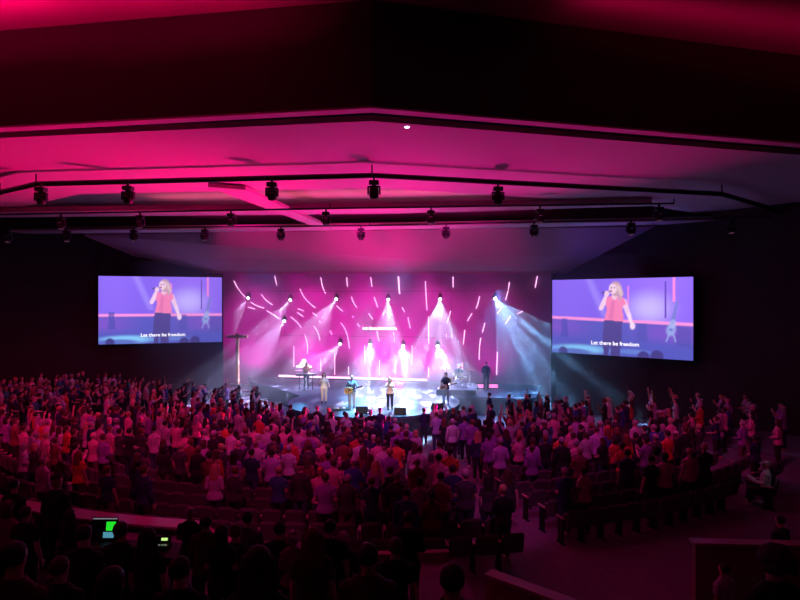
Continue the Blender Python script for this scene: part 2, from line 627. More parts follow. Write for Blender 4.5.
# small lyric text shown at the middle of the backdrop
def text_mesh(txt, size, name):
    c = bpy.data.curves.new(name, 'FONT')
    c.body = txt
    c.size = size
    c.align_x = 'CENTER'
    c.align_y = 'CENTER'
    c.extrude = 0.0
    c.offset = size * 0.012
    o = bpy.data.objects.new(name, c)
    COL.objects.link(o)
    dg = bpy.context.evaluated_depsgraph_get()
    me = bpy.data.meshes.new_from_object(o.evaluated_get(dg))
    bpy.data.objects.remove(o)
    bpy.data.curves.remove(c)
    me.name = name
    return me


TXT = 'Let there be freedom'
text_glow = mat_emit('lyric_glow', (1.0, 0.93, 1.0), 1.5)
c = on_backdrop(379.5, 328.4)
# lyric display: a slim hanging panel carrying the words
yaw = math.atan2(UY, UX)
r = tag(empty('lyric_display', c, yaw), 'slim lyric display with white words at the middle of the stage backdrop', 'screen')
bm = bmesh.new()
box(bm, (0, 0.06, 0), (2.35, 0.05, 0.36))
obj('panel', bm, M['backdrop'], r)
me = text_mesh(TXT, 0.29, 'lettering')
o = link('lettering', me, mat_emit('backdrop_lyric_glow', (1.0, .95, 1.0), 5.0), r, (0, 0.02, 0))
o.rotation_euler = (PI / 2, 0, 0)

# ------------------------------------------------------------------ the two big screens
def lerp(a, b, t):
    return a + (b - a) * t


def smooth(e0, e1, x):
    t = np.clip((x - e0) / (e1 - e0), 0, 1)
    return t * t * (3 - 2 * t)


def picture(w, h, side):
    u, v = np.meshgrid((np.arange(w) + .5) / w, (np.arange(h) + .5) / h)
    asp = 16 / 9
    img = np.zeros((h, w, 3))

    def put(mask, col):
        mk = np.clip(mask, 0, 1)[..., None]
        img[:] = img * (1 - mk) + np.array(col) * mk

    def ell(cx, cy, rx, ry, soft=0.18, ang=0.0):
        x, y = (u - cx) * asp, (v - cy)
        c_, s_ = math.cos(ang), math.sin(ang)
        x, y = x * c_ + y * s_, -x * s_ + y * c_
        d = np.sqrt((x / (rx * asp)) ** 2 + (y / ry) ** 2)
        return 1 - smooth(1 - soft, 1 + soft, d)

    def seg(x0, y0, x1, y1, r0, r1):
        ax, ay, bx, by = x0 * asp, y0, x1 * asp, y1
        px, py = u * asp - ax, v - ay
        dx, dy = bx - ax, by - ay
        t = np.clip((px * dx + py * dy) / (dx * dx + dy * dy), 0, 1)
        d = np.sqrt((px - t * dx) ** 2 + (py - t * dy) ** 2)
        r = r0 + (r1 - r0) * t
        return 1 - smooth(-0.008, 0.008, d - r)

    def poly(pts):
        inside = np.zeros(u.shape, bool)
        for (x0, y0), (x1, y1) in zip(pts, pts[1:] + pts[:1]):
            cond = ((y0 > v) != (y1 > v)) & (u < (x1 - x0) * (v - y0) / ((y1 - y0) or 1e-9) + x0)
            inside ^= cond
        return inside.astype(float)

    sh = 0.0 if side == 'right' else 0.035
    base = np.array((0.17, 0.10, 0.72))
    img[:] = base
    put(0.8 * (1 - smooth(0, 0.5, np.abs(u - 0.78))), (0.30, 0.16, 0.88))
    put(0.55 * (1 - smooth(0.0, 0.35, np.abs(u - 0.12))), (0.25, 0.14, 0.80))
    put(0.8 * ell(0.72, 0.38, 0.12, 0.16, 0.9), (0.62, 0.55, 1.0))
    put(0.4 * (1 - smooth(0.0, 0.05, np.abs(u - (0.29 + v * 0.25)))) * (v < 0.5), (0.45, 0.38, 0.95))
    line = 0.515 + 0.055 * u if side == 'right' else 0.575 + 0.0 * u
    fl = (v > line).astype(float)
    put(fl, (0.055, 0.085, 0.42))
    put(fl * 0.6 * (1 - smooth(0.02, 0.18, np.abs(v - line - 0.12))) * smooth(0.05, 0.4, np.abs(u - 0.45)), (0.23, 0.07, 0.50))
    put(1 - smooth(0.012, 0.026, np.abs(v - line)), (1.0, 0.30, 0.62))
    # glowing uprights
    put(((np.abs(u - 0.88) < 0.008) & (v < 0.30)).astype(float), (0.95, 0.25, 0.60))
    put(((np.abs(u - 0.578) < 0.006) & (v > 0.10) & (v < 0.35)).astype(float), (0.85, 0.22, 0.65))
    put(((np.abs(u - 0.825) < 0.004) & (v > 0.05) & (v < 0.5)).astype(float), (0.10, 0.05, 0.35))
    # equipment on the stage
    put(poly([(0.08, 0.53), (0.125, 0.53), (0.13, 0.78), (0.075, 0.78)]) * 0.8, (0.035, 0.06, 0.33))
    put(poly([(0.64, 0.57), (0.70, 0.57), (0.71, 0.80), (0.63, 0.80)]) * 0.7, (0.04, 0.07, 0.34))
    put(seg(0.90, 0.30, 0.86, 0.62, 0.012, 0.03), (0.16, 0.20, 0.55))
    put(0.85 * ell(0.860, 0.64, 0.030, 0.075, 0.3, 0.25), (0.28, 0.38, 0.70))
    put(0.6 * ell(0.870, 0.57, 0.022, 0.055, 0.3, 0.25), (0.42, 0.52, 0.80))
    put(0.7 * ell(0.860, 0.64, 0.010, 0.022, 0.3), (0.07, 0.10, 0.40))
    put(seg(0.83, 0.78, 0.855, 0.66, 0.006, 0.008), (0.30, 0.42, 0.72))
    put(seg(0.89, 0.78, 0.868, 0.66, 0.006, 0.008), (0.30, 0.42, 0.72))
    put(poly([(0.90, 0.60), (0.99, 0.62), (0.99, 0.85), (0.89, 0.83)]) * 0.6, (0.04, 0.06, 0.30))
    # light pools on the floor
    put(0.9 * ell(0.22, 0.93, 0.20, 0.055, 0.5), (0.22, 0.62, 0.90))
    put(0.9 * ell(0.15, 0.97, 0.16, 0.045, 0.3), (0.06, 0.12, 0.42))
    put(0.5 * ell(0.60, 0.93, 0.12, 0.03, 0.6), (0.15, 0.35, 0.75))
    # singer
    S = lambda x: x + sh
    put(poly([(S(.405), .53), (S(.535), .53), (S(.53), .80), (S(.515), 1.0), (S(.455), 1.0), (S(.45), .86), (S(.43), 1.0), (S(.40), 1.0), (S(.395), .75)]), (0.035, 0.04, 0.16))
    put(seg(S(.415), .27, S(.382), .385, .034, .028), (0.92, 0.62, 0.72))
    put(seg(S(.382), .385, S(.425), .21, .026, .020), (0.92, 0.64, 0.74))
    put(seg(S(.545), .30, S(.580), .46, .036, .026), (0.92, 0.60, 0.70))
    put(seg(S(.580), .46, S(.602), .585, .026, .018), (0.95, 0.70, 0.80))
    put(ell(S(.606), .605, .018, .045, .25), (0.95, 0.72, 0.82))
    put(poly([(S(.425), .245), (S(.455), .225), (S(.50), .225), (S(.545), .25), (S(.562), .33), (S(.535), .36), (S(.545), .55), (S(.405), .54), (S(.425), .40), (S(.415), .33)]), (0.93, 0.22, 0.36))
    put(0.6 * seg(S(.47), .30, S(.455), .50, .02, .03), (0.70, 0.13, 0.27))
    put(seg(S(.48), .17, S(.48), .24, .028, .034), (0.88, 0.58, 0.62))
    put(ell(S(.488), .135, .042, .095, .15), (0.55, 0.33, 0.26))
    put(seg(S(.512), .13, S(.526), .20, .034, .030), (0.66, 0.44, 0.36))
    put(seg(S(.526), .20, S(.516), .27, .028, .016), (0.58, 0.36, 0.30))
    put(0.7 * seg(S(.500), .08, S(.530), .22, .008, .010), (0.85, 0.66, 0.55))
    put(ell(S(.468), .135, .028, .066, .2), (0.93, 0.66, 0.68))
    put(ell(S(.455), .165, .008, .014, .3), (0.35, 0.06, 0.12))
    put(ell(S(.458), .122, .006, .008, .4), (0.12, 0.06, 0.10))
    put(ell(S(.478), .120, .006, .008, .4), (0.12, 0.06, 0.10))
    put(seg(S(.395), .185, S(.44), .175, .014, .012), (0.03, 0.03, 0.10))
    put(ell(S(.425), .195, .018, .035, .25), (0.92, 0.62, 0.70))
    # heads of the audience along the lower edge
    for hx, hy, hr in ((.09, .97, .035), (.68, .985, .04), (.77, .97, .042)):
        put(ell(hx, hy, hr, hr * asp, .15), (0.02, 0.03, 0.14))
    # the stage haze veils everything the camera saw
    veil = np.array((0.13, 0.06, 0.34))
    return np.clip(img * 0.80 + veil * (0.55 - 0.25 * v[..., None]), 0, 1)


DISP = mat_attr('screen_picture', 'picture', emit=1.25)


def big_screen(name, a, b, z0, z1, side, label):
    d = b - a
    W, H = d.length, z1 - z0
    c = (a + b) / 2
    r = tag(empty(name, (c.x, c.y, z0), math.atan2(d.y, d.x)), label, 'screen', 'big screens beside the stage')
    bm = bmesh.new()
    box(bm, (0, 0.16, H / 2), (W + 0.16, 0.22, H + 0.16), None, 0.02)
    for sx in (-W * 0.3, W * 0.3):
        box(bm, (sx, 0.36, H / 2), (0.3, 0.3, H * 0.7))
    obj('frame', bm, M['black'], r)
    nw, nh = 176, 99
    xs = np.linspace(-W / 2, W / 2, nw + 1)
    zs = np.linspace(H, 0, nh + 1)
    X, Z = np.meshgrid(xs, zs)
    co = np.stack([X, np.full_like(X, 0.03), Z], -1).reshape(-1, 3)
    idx = np.arange((nw + 1) * (nh + 1)).reshape(nh + 1, nw + 1)
    f = np.stack([idx[1:, :-1], idx[1:, 1:], idx[:-1, 1:], idx[:-1, :-1]], -1).reshape(-1, 4)
    me = bpy.data.meshes.new('display')
    me.from_pydata(co.tolist(), [], f.tolist())
    img = picture(nw + 1, nh + 1, side).reshape(-1, 3)
    at = me.color_attributes.new('picture', 'FLOAT_COLOR', 'POINT')
    at.data.foreach_set('color', np.concatenate([img, np.ones((len(img), 1))], 1).astype(np.float32).ravel())
    disp = link('display', me, DISP, r)
    tm = text_mesh(TXT, H * 0.072, 'caption')
    t = link('caption', tm, text_glow, disp, (-0.02 * W if side == 'right' else 0.01 * W, 0.015, H * (0.158 if side == 'right' else 0.125)))
    t.rotation_euler = (PI / 2, 0, 0)
    bm = bmesh.new()
    box(bm, (0, 0.5, H / 2), (0.25, 0.5, 0.25))
    obj('bracket', bm, M['black'], r)
    return r


zt = CAM_Z + 23.3 / 600 * 38.2
zb = CAM_Z - 43.2 / 600 * 38.2
big_screen('video_screen', SL0, SL1, zb, zt, 'left', 'large wall screen beside the wooden cross, showing a singer in pink')
zt = CAM_Z + 21.5 / 600 * 33.0
zb = CAM_Z - 56 / 600 * 32.6
r2 = big_screen('video_screen', SR0 + (SR0 - SR1) * 0.0, SR1, CAM_Z - 0.5 * (51 / 600 * 35 + 62 / 600 * 30), CAM_Z + 0.5 * (21 / 600 * 35 + 22 / 600 * 30), 'right',
                'large wall screen past the drummer, nearer one, showing a singer in pink')

# ------------------------------------------------------------------ cross
cp = P(237.5, 385, 40.7)
cp.z = STAGE_Z
r = tag(empty('wooden_cross', cp, yaw), 'tall wooden cross standing at the dim end of the stage by a screen', 'cross')
bm = bmesh.new()
top = CAM_Z - 33 / 600 * 40.6
box(bm, (0, 0, (top - STAGE_Z) / 2), (0.2, 0.2, top - STAGE_Z), None, 0.02)
obj('upright', bm, M['wood'], r)
bm = bmesh.new()
box(bm, (0, 0, CAM_Z - 36.5 / 600 * 40.6 - STAGE_Z), (1.5, 0.2, 0.2), None, 0.02)
obj('crossbar', bm, M['wood'], r)
bm = bmesh.new()
box(bm, (0, 0, 0.05), (0.7, 0.7, 0.1), None, 0.02)
obj('base', bm, M['blackrough'], r)

# ------------------------------------------------------------------ moving heads on their pipes
def pipe(pts, rad, label, group='lighting pipes under the ceiling', hang=0.35):
    r = tag(empty('lighting_pipe', pts[0]), label, 'pipe', group)
    bm = bmesh.new()
    tube(bm, [p - pts[0] for p in pts], rad, 10)
    obj('tube', bm, M['black'], r)
    for i in range(len(pts)):
        bm = bmesh.new()
        p = pts[i] - pts[0]
        tube(bm, [p, p + Vector((0, 0, hang))], 0.025, 8)
        obj('hanger', bm, M['black'], r)
    return r


z1_ = 10.95
pipe([PZ(-160, 232, z1_), PZ(0, 192.5, z1_), PZ(36, 184, z1_), PZ(372, 175.5, z1_), PZ(722, 194, z1_), PZ(800, 217, z1_), PZ(860, 236, z1_)], 0.09,
     'thick dark lighting pipe nearest the audience, bent in a wide arc')
pipe([PZ(-90, 216, 10.9), PZ(330, 208.5, 10.9), PZ(674, 203.4, 10.9)], 0.04, 'dark lighting pipe, middle one of three under the ceiling', hang=0.2)
pipe([PZ(-20, 229, 10.7), PZ(370, 225.5, 10.7), PZ(770, 217, 10.7)], 0.04, 'dark lighting pipe closest to the stage opening', hang=0.2)

lens_dim = mat_emit('lens_faint', (1.0, 0.3, 0.7), 0.06)


def moving_head(pt, label, group, lens_mat, tilt=0.35, rotz=0.0, s=1.0):
    """hangs from pt: clamp, base, yoke, head > lens"""
    r = tag(empty('moving_spotlight', pt, rotz), label, 'spotlight', group)
    r.scale = (s, s, s)
    bm = bmesh.new()
    box(bm, (0, 0, -0.06), (0.06, 0.12, 0.16), None, 0.01)
    obj('clamp', bm, M['black'], r)
    bm = bmesh.new()
    box(bm, (0, 0, -0.19), (0.32, 0.28, 0.14), None, 0.02)
    obj('base', bm, M['black'], r)
    bm = bmesh.new()
    lathe(bm, [(0.08, -0.32), (0.08, -0.26)], seg=12)
    box(bm, (0, 0, -0.32), (0.40, 0.12, 0.05), None, 0.01)
    for sx in (-1, 1):
        box(bm, (0.19 * sx, 0, -0.44), (0.05, 0.14, 0.28), None, 0.015)
    obj('yoke', bm, M['black'], r)
    bm = bmesh.new()
    lathe(bm, [(0.09, 0.17), (0.15, 0.13), (0.16, 0.0), (0.15, -0.14), (0.13, -0.19), (0.115, -0.19)], seg=18)
    h = obj('head', bm, M['black'], r, (0, 0, -0.5), smooth=False)
    h.rotation_euler.x = tilt
    bm = bmesh.new()
    lathe(bm, [(0.105, -0.19), (0.10, -0.2)], seg=18)
    obj('lens', bm, lens_mat, h)
    bm = bmesh.new()
    box(bm, (0, -0.155, 0.06), (0.14, 0.02, 0.03))
    obj('badge', bm, M['chrome'], h)
    return r


row1 = [(41, 182.5), (128, 181.3), (272, 177.5), (374, 175.5), (498, 182)]
for i, (px, py) in enumerate(row1):
    moving_head(PZ(px, py + 1.5, z1_ - 0.06), 'black moving spotlight on the nearest lighting pipe, %s from its left end' % nth(i + 1), 'spotlights on the nearest pipe', lens_dim, 0.3)
row2 = [(61, 213.5), (140, 212), (231, 210), (326, 208.5), (431, 207), (540, 205.5), (659, 203.5)]
for i, (px, py) in enumerate(row2):
    moving_head(PZ(px, py + 0.8, 10.86), 'black moving spotlight on the middle lighting pipe, %s from its left end' % nth(i + 1), 'spotlights on the middle pipe', lens_dim, -0.2)
row3 = [(8, 228.7), (67, 228), (134, 227.3), (205, 226.7), (281, 226), (361, 225.5), (446, 224), (534, 222), (631, 219.8), (731, 217.8)]
for i, (px, py) in enumerate(row3):
    moving_head(PZ(px, py + 0.6, 10.66), 'black moving spotlight on the pipe closest to the stage, %s from its left end' % nth(i + 1), 'spotlights on the farthest pipe', lens_dim, -0.3)

# stage truss pipes and the beam lights
up = [(248, 298), (290, 300), (336, 299), (388, 299.5), (440, 299), (495, 298.5)]
lo = [(284, 321), (340, 344), (370, 344.5), (403, 346), (437.5, 346)]
BEAM_D = 39.5
beam_glow = mat_emit('beam_lens_glow', (0.75, 0.85, 1.0), 90.0)


def stage_pipe(x0, x1, z, label, legs):
    r = tag(empty('stage_pipe', room(x0, BEAM_D + 0.1, z), yaw), label, 'pipe', 'pipes carrying the stage beam lights')
    bm = bmesh.new()
    tube(bm, [(0, 0, 0), (x1 - x0, 0, 0)], 0.016, 8)
    obj('tube', bm, M['black'], r)
    for x in (0.05, x1 - x0 - 0.05):
        bm = bmesh.new()
        tube(bm, [(x, 0, 0), (x, 0, (9.6 if legs == 'up' else STAGE_Z) - z)], 0.012, 8)
        obj('hanger' if legs == 'up' else 'leg', bm, M['black'], r)
    return r


stage_pipe(-11.2, 7.9, 7.5, 'thin overhead pipe carrying the upper row of beam lights', 'up')
stage_pipe(-8.0, 4.2, 4.42, 'thin low pipe carrying the lower row of beam lights', 'up')
beam_pts = []
for nm, row, zz in (('upper', up, 7.44), ('lower', lo, 4.36)):
    for i, (px, py) in enumerate(row):
        p = on_backdrop(px, py, BEAM_D)
        # the lens sits at p; the fixture hangs from the pipe above it
        q = Vector((p.x + .02, p.y + .1, p.z + 0.46))
        rr = moving_head(q, '%s-row beam light shining over the stage, %s from its left end' % (nm, nth(i + 1)), 'beam lights over the stage', beam_glow, -0.9, 0.0, 0.75)
        if abs(q.z - zz) > 0.12:                # its own drop rod from the pipe
            bm = bmesh.new()
            tube(bm, [(0, 0, 0), (0, 0, (zz - q.z) / 0.75)], 0.016, 8)
            obj('drop_rod', bm, M['black'], rr)
        beam_pts.append((nm, i, p))

# tiny ceiling downlights
for (px, py, what) in ((407, 126.5, 'tiny lit ceiling downlight near the ceiling ridge'), (650, 188.5, 'tiny lit ceiling downlight on the dim side, by the pipe')):
    p = PZ(px, py, BZ)
    r = tag(empty('ceiling_light', (p.x, p.y, BZ)), what, 'ceiling light', None)
    bm = bmesh.new()
    lathe(bm, [(0.09, -0.012), (0.09, 0.0)], seg=16)
    obj('ring', bm, M['white'], r)
    bm = bmesh.new()
    lathe(bm, [(0.05, -0.03), (0.055, -0.012)], seg=16)
    obj('lens', bm, mat_emit('downlight_glow', (1, 0.9, 0.95), 7), r)

# ------------------------------------------------------------------ people
def V(*a):
    return Vector(a)


def pose_joints(pose, female=False):
    sw = 0.150 if female else 0.176
    J = {'dz': 0.0, 'sw': sw}
    down = lambda s: (V(s * (sw + .05), -.02, 1.13), V(s * (sw + .055), .06, .88), V(s * .02, .25, -1))
    clasp = lambda s: (V(s * (sw + .05), -.02, 1.14), V(s * .07, .22, 1.07), V(-s * .7, .5, -.1))
    front = lambda s: (V(s * (sw + .06), .05, 1.16), V(s * .06, .27, 1.32), V(-s * .2, .4, .9))
    up_ = lambda s: (V(s * (sw + .12), .10, 1.60), V(s * (sw + .10), .14, 1.86), V(0, .15, 1))
    J['R'], J['L'] = down(1), down(-1)
    hipx = 0.095
    J['legs'] = [(V(s * hipx, 0, .90), V(s * .10, .015, .49), V(s * .105, -.02, .085), V(0, 1, 0)) for s in (1, -1)]
    if pose == 'clasp':
        J['R'], J['L'] = clasp(1), clasp(-1)
    elif pose == 'clap':
        J['R'], J['L'] = front(1), front(-1)
    elif pose == 'raise_one':
        J['R'] = up_(1)
    elif pose == 'raise_both':
        J['R'], J['L'] = up_(1), up_(-1)
    elif pose == 'mic':
        J['R'] = (V(sw + .06, .10, 1.17), V(.06, .19, 1.47), V(-.3, .1, .8))
        J['L'] = (V(-sw - .08, .04, 1.15), V(-sw - .16, .15, .93), V(-.25, .35, -1))
    elif pose == 'guitar':
        J['R'] = (V(sw + .10, -.04, 1.14), V(.07, .21, 1.03), V(-.6, .1, -.5))
        J['L'] = (V(-sw - .10, .08, 1.14), V(-.43, .26, 1.19), V(-.1, .1, .9))
    elif pose == 'walk':
        J['R'] = (V(sw + .05, -.10, 1.14), V(sw + .05, -.14, .90), V(0, -.1, -1))
        J['L'] = (V(-sw - .05, .06, 1.14), V(-sw - .04, .20, .94), V(0, .4, -1))
        J['legs'] = [(V(hipx, 0, .90), V(.10, .20, .53), V(.10, .27, .10), V(0, 1, .1)), (V(-hipx, 0, .90), V(-.10, -.04, .50), V(-.10, -.33, .15), V(0, 1, -.5))]
    elif pose in ('sit', 'drum', 'read'):
        J['dz'] = -0.40
        J['legs'] = [(V(s * .10, .0, .52), V(s * .13, .43, .50), V(s * .13, .40, .085), V(0, 1, 0)) for s in (1, -1)]
        if pose == 'sit':
            J['R'], J['L'] = [(V(s * (sw + .05), -.02, 1.14), V(s * .12, .26, 1.0), V(-s * .3, .7, -.1)) for s in (1, -1)]
        elif pose == 'read':
            J['R'], J['L'] = [(V(s * (sw + .05), .06, 1.14), V(s * .14, .32, 1.14), V(-s * .2, .7, .3)) for s in (1, -1)]
        else:
            J['R'], J['L'] = [(V(s * (sw + .10), .10, 1.16), V(s * .20, .36, 1.16), V(0, .8, .2)) for s in (1, -1)]
    elif pose == 'keys':
        J['R'], J['L'] = [(V(s * (sw + .06), .06, 1.14), V(s * .18, .34, 1.03), V(0, .9, -.2)) for s in (1, -1)]
    return J


def body_bones(pose, female):
    J = pose_joints(pose, female)
    dz = V(0, 0, J['dz'])
    sw = J['sw']
    B = []
    hz = 0.90
    B.append(('torso', V(0, 0, hz) + dz, V(0, .0, 1.15) + dz, .15, .14))
    B.append(('torso', V(0, .0, 1.15) + dz, V(0, 0, 1.36) + dz, .14, .16))
    B.append(('neck', V(0, 0, 1.44) + dz, V(0, .01, 1.54) + dz, .055, .05))
    B.append(('head', V(0, .01, 1.58) + dz, V(0, .01, 1.68) + dz, .09, .09))
    for s, key in ((1, 'R'), (-1, 'L')):
        sh = V(s * sw, 0, 1.375) + dz
        el, wr, hd = J[key]
        el, wr = el + dz, wr + dz
        B.append(('uparm', sh, el, .052, .042))
        B.append(('forearm', el, wr, .040, .028))
        B.append(('hand', wr, wr + hd.normalized() * .16, .03, .03))
    for hip, kn, an, ft in J['legs']:
        B.append(('thigh', hip, kn, .085, .06))
        B.append(('calf', kn, an, .058, .04))
        B.append(('foot', an + V(0, -.03, -.045), an + V(0, .15, -.06), .04, .035))
    return B, J


def make_body(name, pose, female=False, voxel=0.0115):
    B, J = body_bones(pose, female)
    dz = J['dz']
    sw = J['sw']
    k = 0.92 if female else 1.0
    bm = bmesh.new()
    hip = 1.06 if female else 1.0
    loft(bm, [(0, 0, .80 + dz, .13 * hip, .10), (0, -.01, .88 + dz, .168 * hip, .122), (0, -.005, .97 + dz, .155 * hip, .112), (0, .005, 1.07 + dz, .132 * k, .100),
              (0, .008, 1.18 + dz, .148 * k, .112), (0, .01, 1.28 + dz, .166 * k, .122), (0, .0, 1.36 + dz, .178 * k, .105), (0, -.005, 1.415 + dz, .152 * k, .082),
              (0, -.005, 1.455 + dz, .085, .070), (0, .0, 1.50 + dz, .057, .058), (0, .01, 1.57 + dz, .052, .056)], 22)
    if female:
        for s in (1, -1):
            ball(bm, V(s * .07, .09, 1.27 + dz), (.065, .055, .062), 12)
    # head: skull, jaw, nose, brow, ears
    ball(bm, V(0, -.002, 1.655 + dz), (.076, .094, .100), 20)
    ball(bm, V(0, .028, 1.600 + dz), (.056, .064, .068), 16)
    tube(bm, [V(0, .085, 1.665 + dz), V(0, .110, 1.632 + dz)], [.009, .016], 8)
    ball(bm, V(0, .072, 1.675 + dz), (.055, .018, .012), 10)
    ball(bm, V(0, .083, 1.592 + dz), (.024, .012, .010), 8)
    for s in (1, -1):
        ball(bm, V(s * .078, -.005, 1.64 + dz), (.012, .022, .034), 8)
    for s, key in ((1, 'R'), (-1, 'L')):
        sh = V(s * sw, -.004, 1.375 + dz)
        el, wr, hd = J[key]
        el, wr = el + V(0, 0, dz), wr + V(0, 0, dz)
        a = k
        ball(bm, V(s * .075, -.012, 1.445 + dz), (.085, .05, .032), 12, Matrix.Rotation(s * .45, 3, 'Y'))
        tube(bm, [V(s * (sw - .07), -.002, 1.385 + dz), sh, sh.lerp(el, .35), el, el.lerp(wr, .3), wr], [.050 * a, .050 * a, .047 * a, .039 * a, .041 * a, .027 * a], 12)
        ball(bm, sh, (.051 * a, .054 * a, .054 * a), 12)
        h = hd.normalized()
        fx, fy = frame_for(h)
        side = fx if abs(fx.y) > abs(fy.y) else fy            # the palm's broad direction
        if side.y < 0:
            side = -side
        nrm = h.cross(side).normalized()
        pc = wr + h * .05
        rot = Matrix((side, nrm, h)).transposed()
        ball(bm, pc, (.040, .017, .058), 12, rot)
        curl = nrm if nrm.x * s < 0 else -nrm
        for i, (o, L) in enumerate(((-.030, .060), (-.010, .074), (.011, .080), (.031, .070))):
            f0 = wr + h * .085 + side * o
            f1 = f0 + h * L * .55 + curl * .006
            f2 = f1 + h * L * .45 + curl * .020
            tube(bm, [f0 - h * .02, f0, f1, f2], [.010, .0098, .0092, .008], 7)
        t0 = wr + h * .03 + side * .034
        tube(bm, [t0 - side * .015, t0 + side * .018 + h * .022, t0 + side * .028 + h * .052], [.013, .0115, .0095], 7)
    for hp, kn, an, ft in J['legs']:
        up = V(0, 0, 0)
        tube(bm, [hp + (hp - kn).normalized() * .03, hp.lerp(kn, .2), hp.lerp(kn, .6), kn, kn.lerp(an, .28) + V(0, -.012, 0), kn.lerp(an, .65), an, an + (an - kn).normalized() * .03],
             [.088 * hip, .088 * hip, .070, .056, .058, .044, .036, .036], 14)
        f = ft.normalized()
        ball(bm, an + V(0, -.035, -.045), (.036, .045, .038), 10)
        tube(bm, [an + f * -.03 + V(0, 0, -.048), an + f * .06 + V(0, 0, -.046), an + f * .13 + V(0, 0, -.056), an + f * .17 + V(0, 0, -.058)], [(.034, .034), (.042, .036), (.044, .028), (.03, .02)], 10)
    me = remesh(bm, voxel, 3, None, name)
    return me, B


def classify(me, B):
    co = np.empty(len(me.vertices) * 3)
    me.vertices.foreach_get('co', co)
    co = co.reshape(-1, 3)
    best = np.full(len(co), 1e9)
    which = np.zeros(len(co), int)
    tt = np.zeros(len(co))
    for i, (nm, a, b, r0, r1) in enumerate(B):
        a_, b_ = np.array(a), np.array(b)
        d = b_ - a_
        t = np.clip(((co - a_) @ d) / (d @ d), 0, 1)
        dist = np.linalg.norm(co - (a_ + t[:, None] * d), axis=1) - (r0 + (r1 - r0) * t)
        m = dist < best
        best[m], which[m], tt[m] = dist[m], i, t[m]
    names = np.array([b[0] for b in B])[which]
    return co, names, tt


def shell(me, mask, offset, name, ratio=None):
    """a garment: the covered part of the body moved out along its normals, closed with an inner side"""
    no = np.empty(len(me.vertices) * 3)
    me.vertices.foreach_get('normal', no)
    no = no.reshape(-1, 3)
    co = np.empty(len(me.vertices) * 3)
    me.vertices.foreach_get('co', co)
    co = co.reshape(-1, 3)
    bm = bmesh.new()
    mp = {}
    out = co + no * offset
    for p in me.polygons:
        if all(mask[v] for v in p.vertices):
            vs = []
            for v in p.vertices:
                if v not in mp:
                    mp[v] = bm.verts.new(out[v])
                vs.append(mp[v])
            bm.faces.new(vs)
    bmesh.ops.smooth_vert(bm, verts=bm.verts[:], factor=0.5, use_axis_x=True, use_axis_y=True, use_axis_z=True)
    # hem: turn the border inward
    be = [e for e in bm.edges if e.is_boundary]
    bm.normal_update()
    r = bmesh.ops.extrude_edge_only(bm, edges=be)
    inv = {tuple(v.co): k for k, v in mp.items()}
    for v in [g for g in r['geom'] if isinstance(g, bmesh.types.BMVert)]:
        n = v.normal
        near = [w for e in v.link_edges for w in (e.other_vert(v),)]
        nn = Vector((0, 0, 0))
        for w in near:
            nn += w.normal
        if nn.length > 0:
            v.co -= nn.normalized() * (offset * 1.3)
    out_me = bpy.data.meshes.new(name)
    bm.to_mesh(out_me)
    bm.free()
    out_me.polygons.foreach_set('use_smooth', [True] * len(out_me.polygons))
    return out_me


def make_person_set(pose, female):
    body, B = make_body('person', pose, female)
    co, nm, t = classify(body, B)
    dz = pose_joints(pose, female)['dz']
    z = co[:, 2] - dz
    sit = dz < 0
    low = .86 if not sit else .92
    torso = (nm == 'torso') | ((nm == 'neck') & (z < 1.475)) | ((nm == 'thigh') & (z > low) & (not sit))
    short = (torso & (z > low)) | ((nm == 'uparm') & (t < .62))
    long_ = (torso & (z > low)) | (nm == 'uparm') | ((nm == 'forearm') & (t < .92))
    trs = ((nm == 'torso') & (z < 1.0)) | (nm == 'thigh') | ((nm == 'calf') & (t < .92))
    shoe = (nm == 'foot') | ((nm == 'calf') & (t > .93))
    S = {'body': body, 'bones': B, 'dz': dz,
         'short': shell(body, short, .017, 'shirt'), 'long': shell(body, long_, .019, 'shirt'),
         'trousers': shell(body, trs, .011, 'trousers'), 'shoes': shell(body, shoe, .008, 'shoes')}
    for k, m in (('body', 'skin'), ('short', 'cloth'), ('long', 'cloth'), ('trousers', 'cloth'), ('shoes', 'cloth')):
        S[k].materials.clear()
        S[k].materials.append(M[m])
    return S


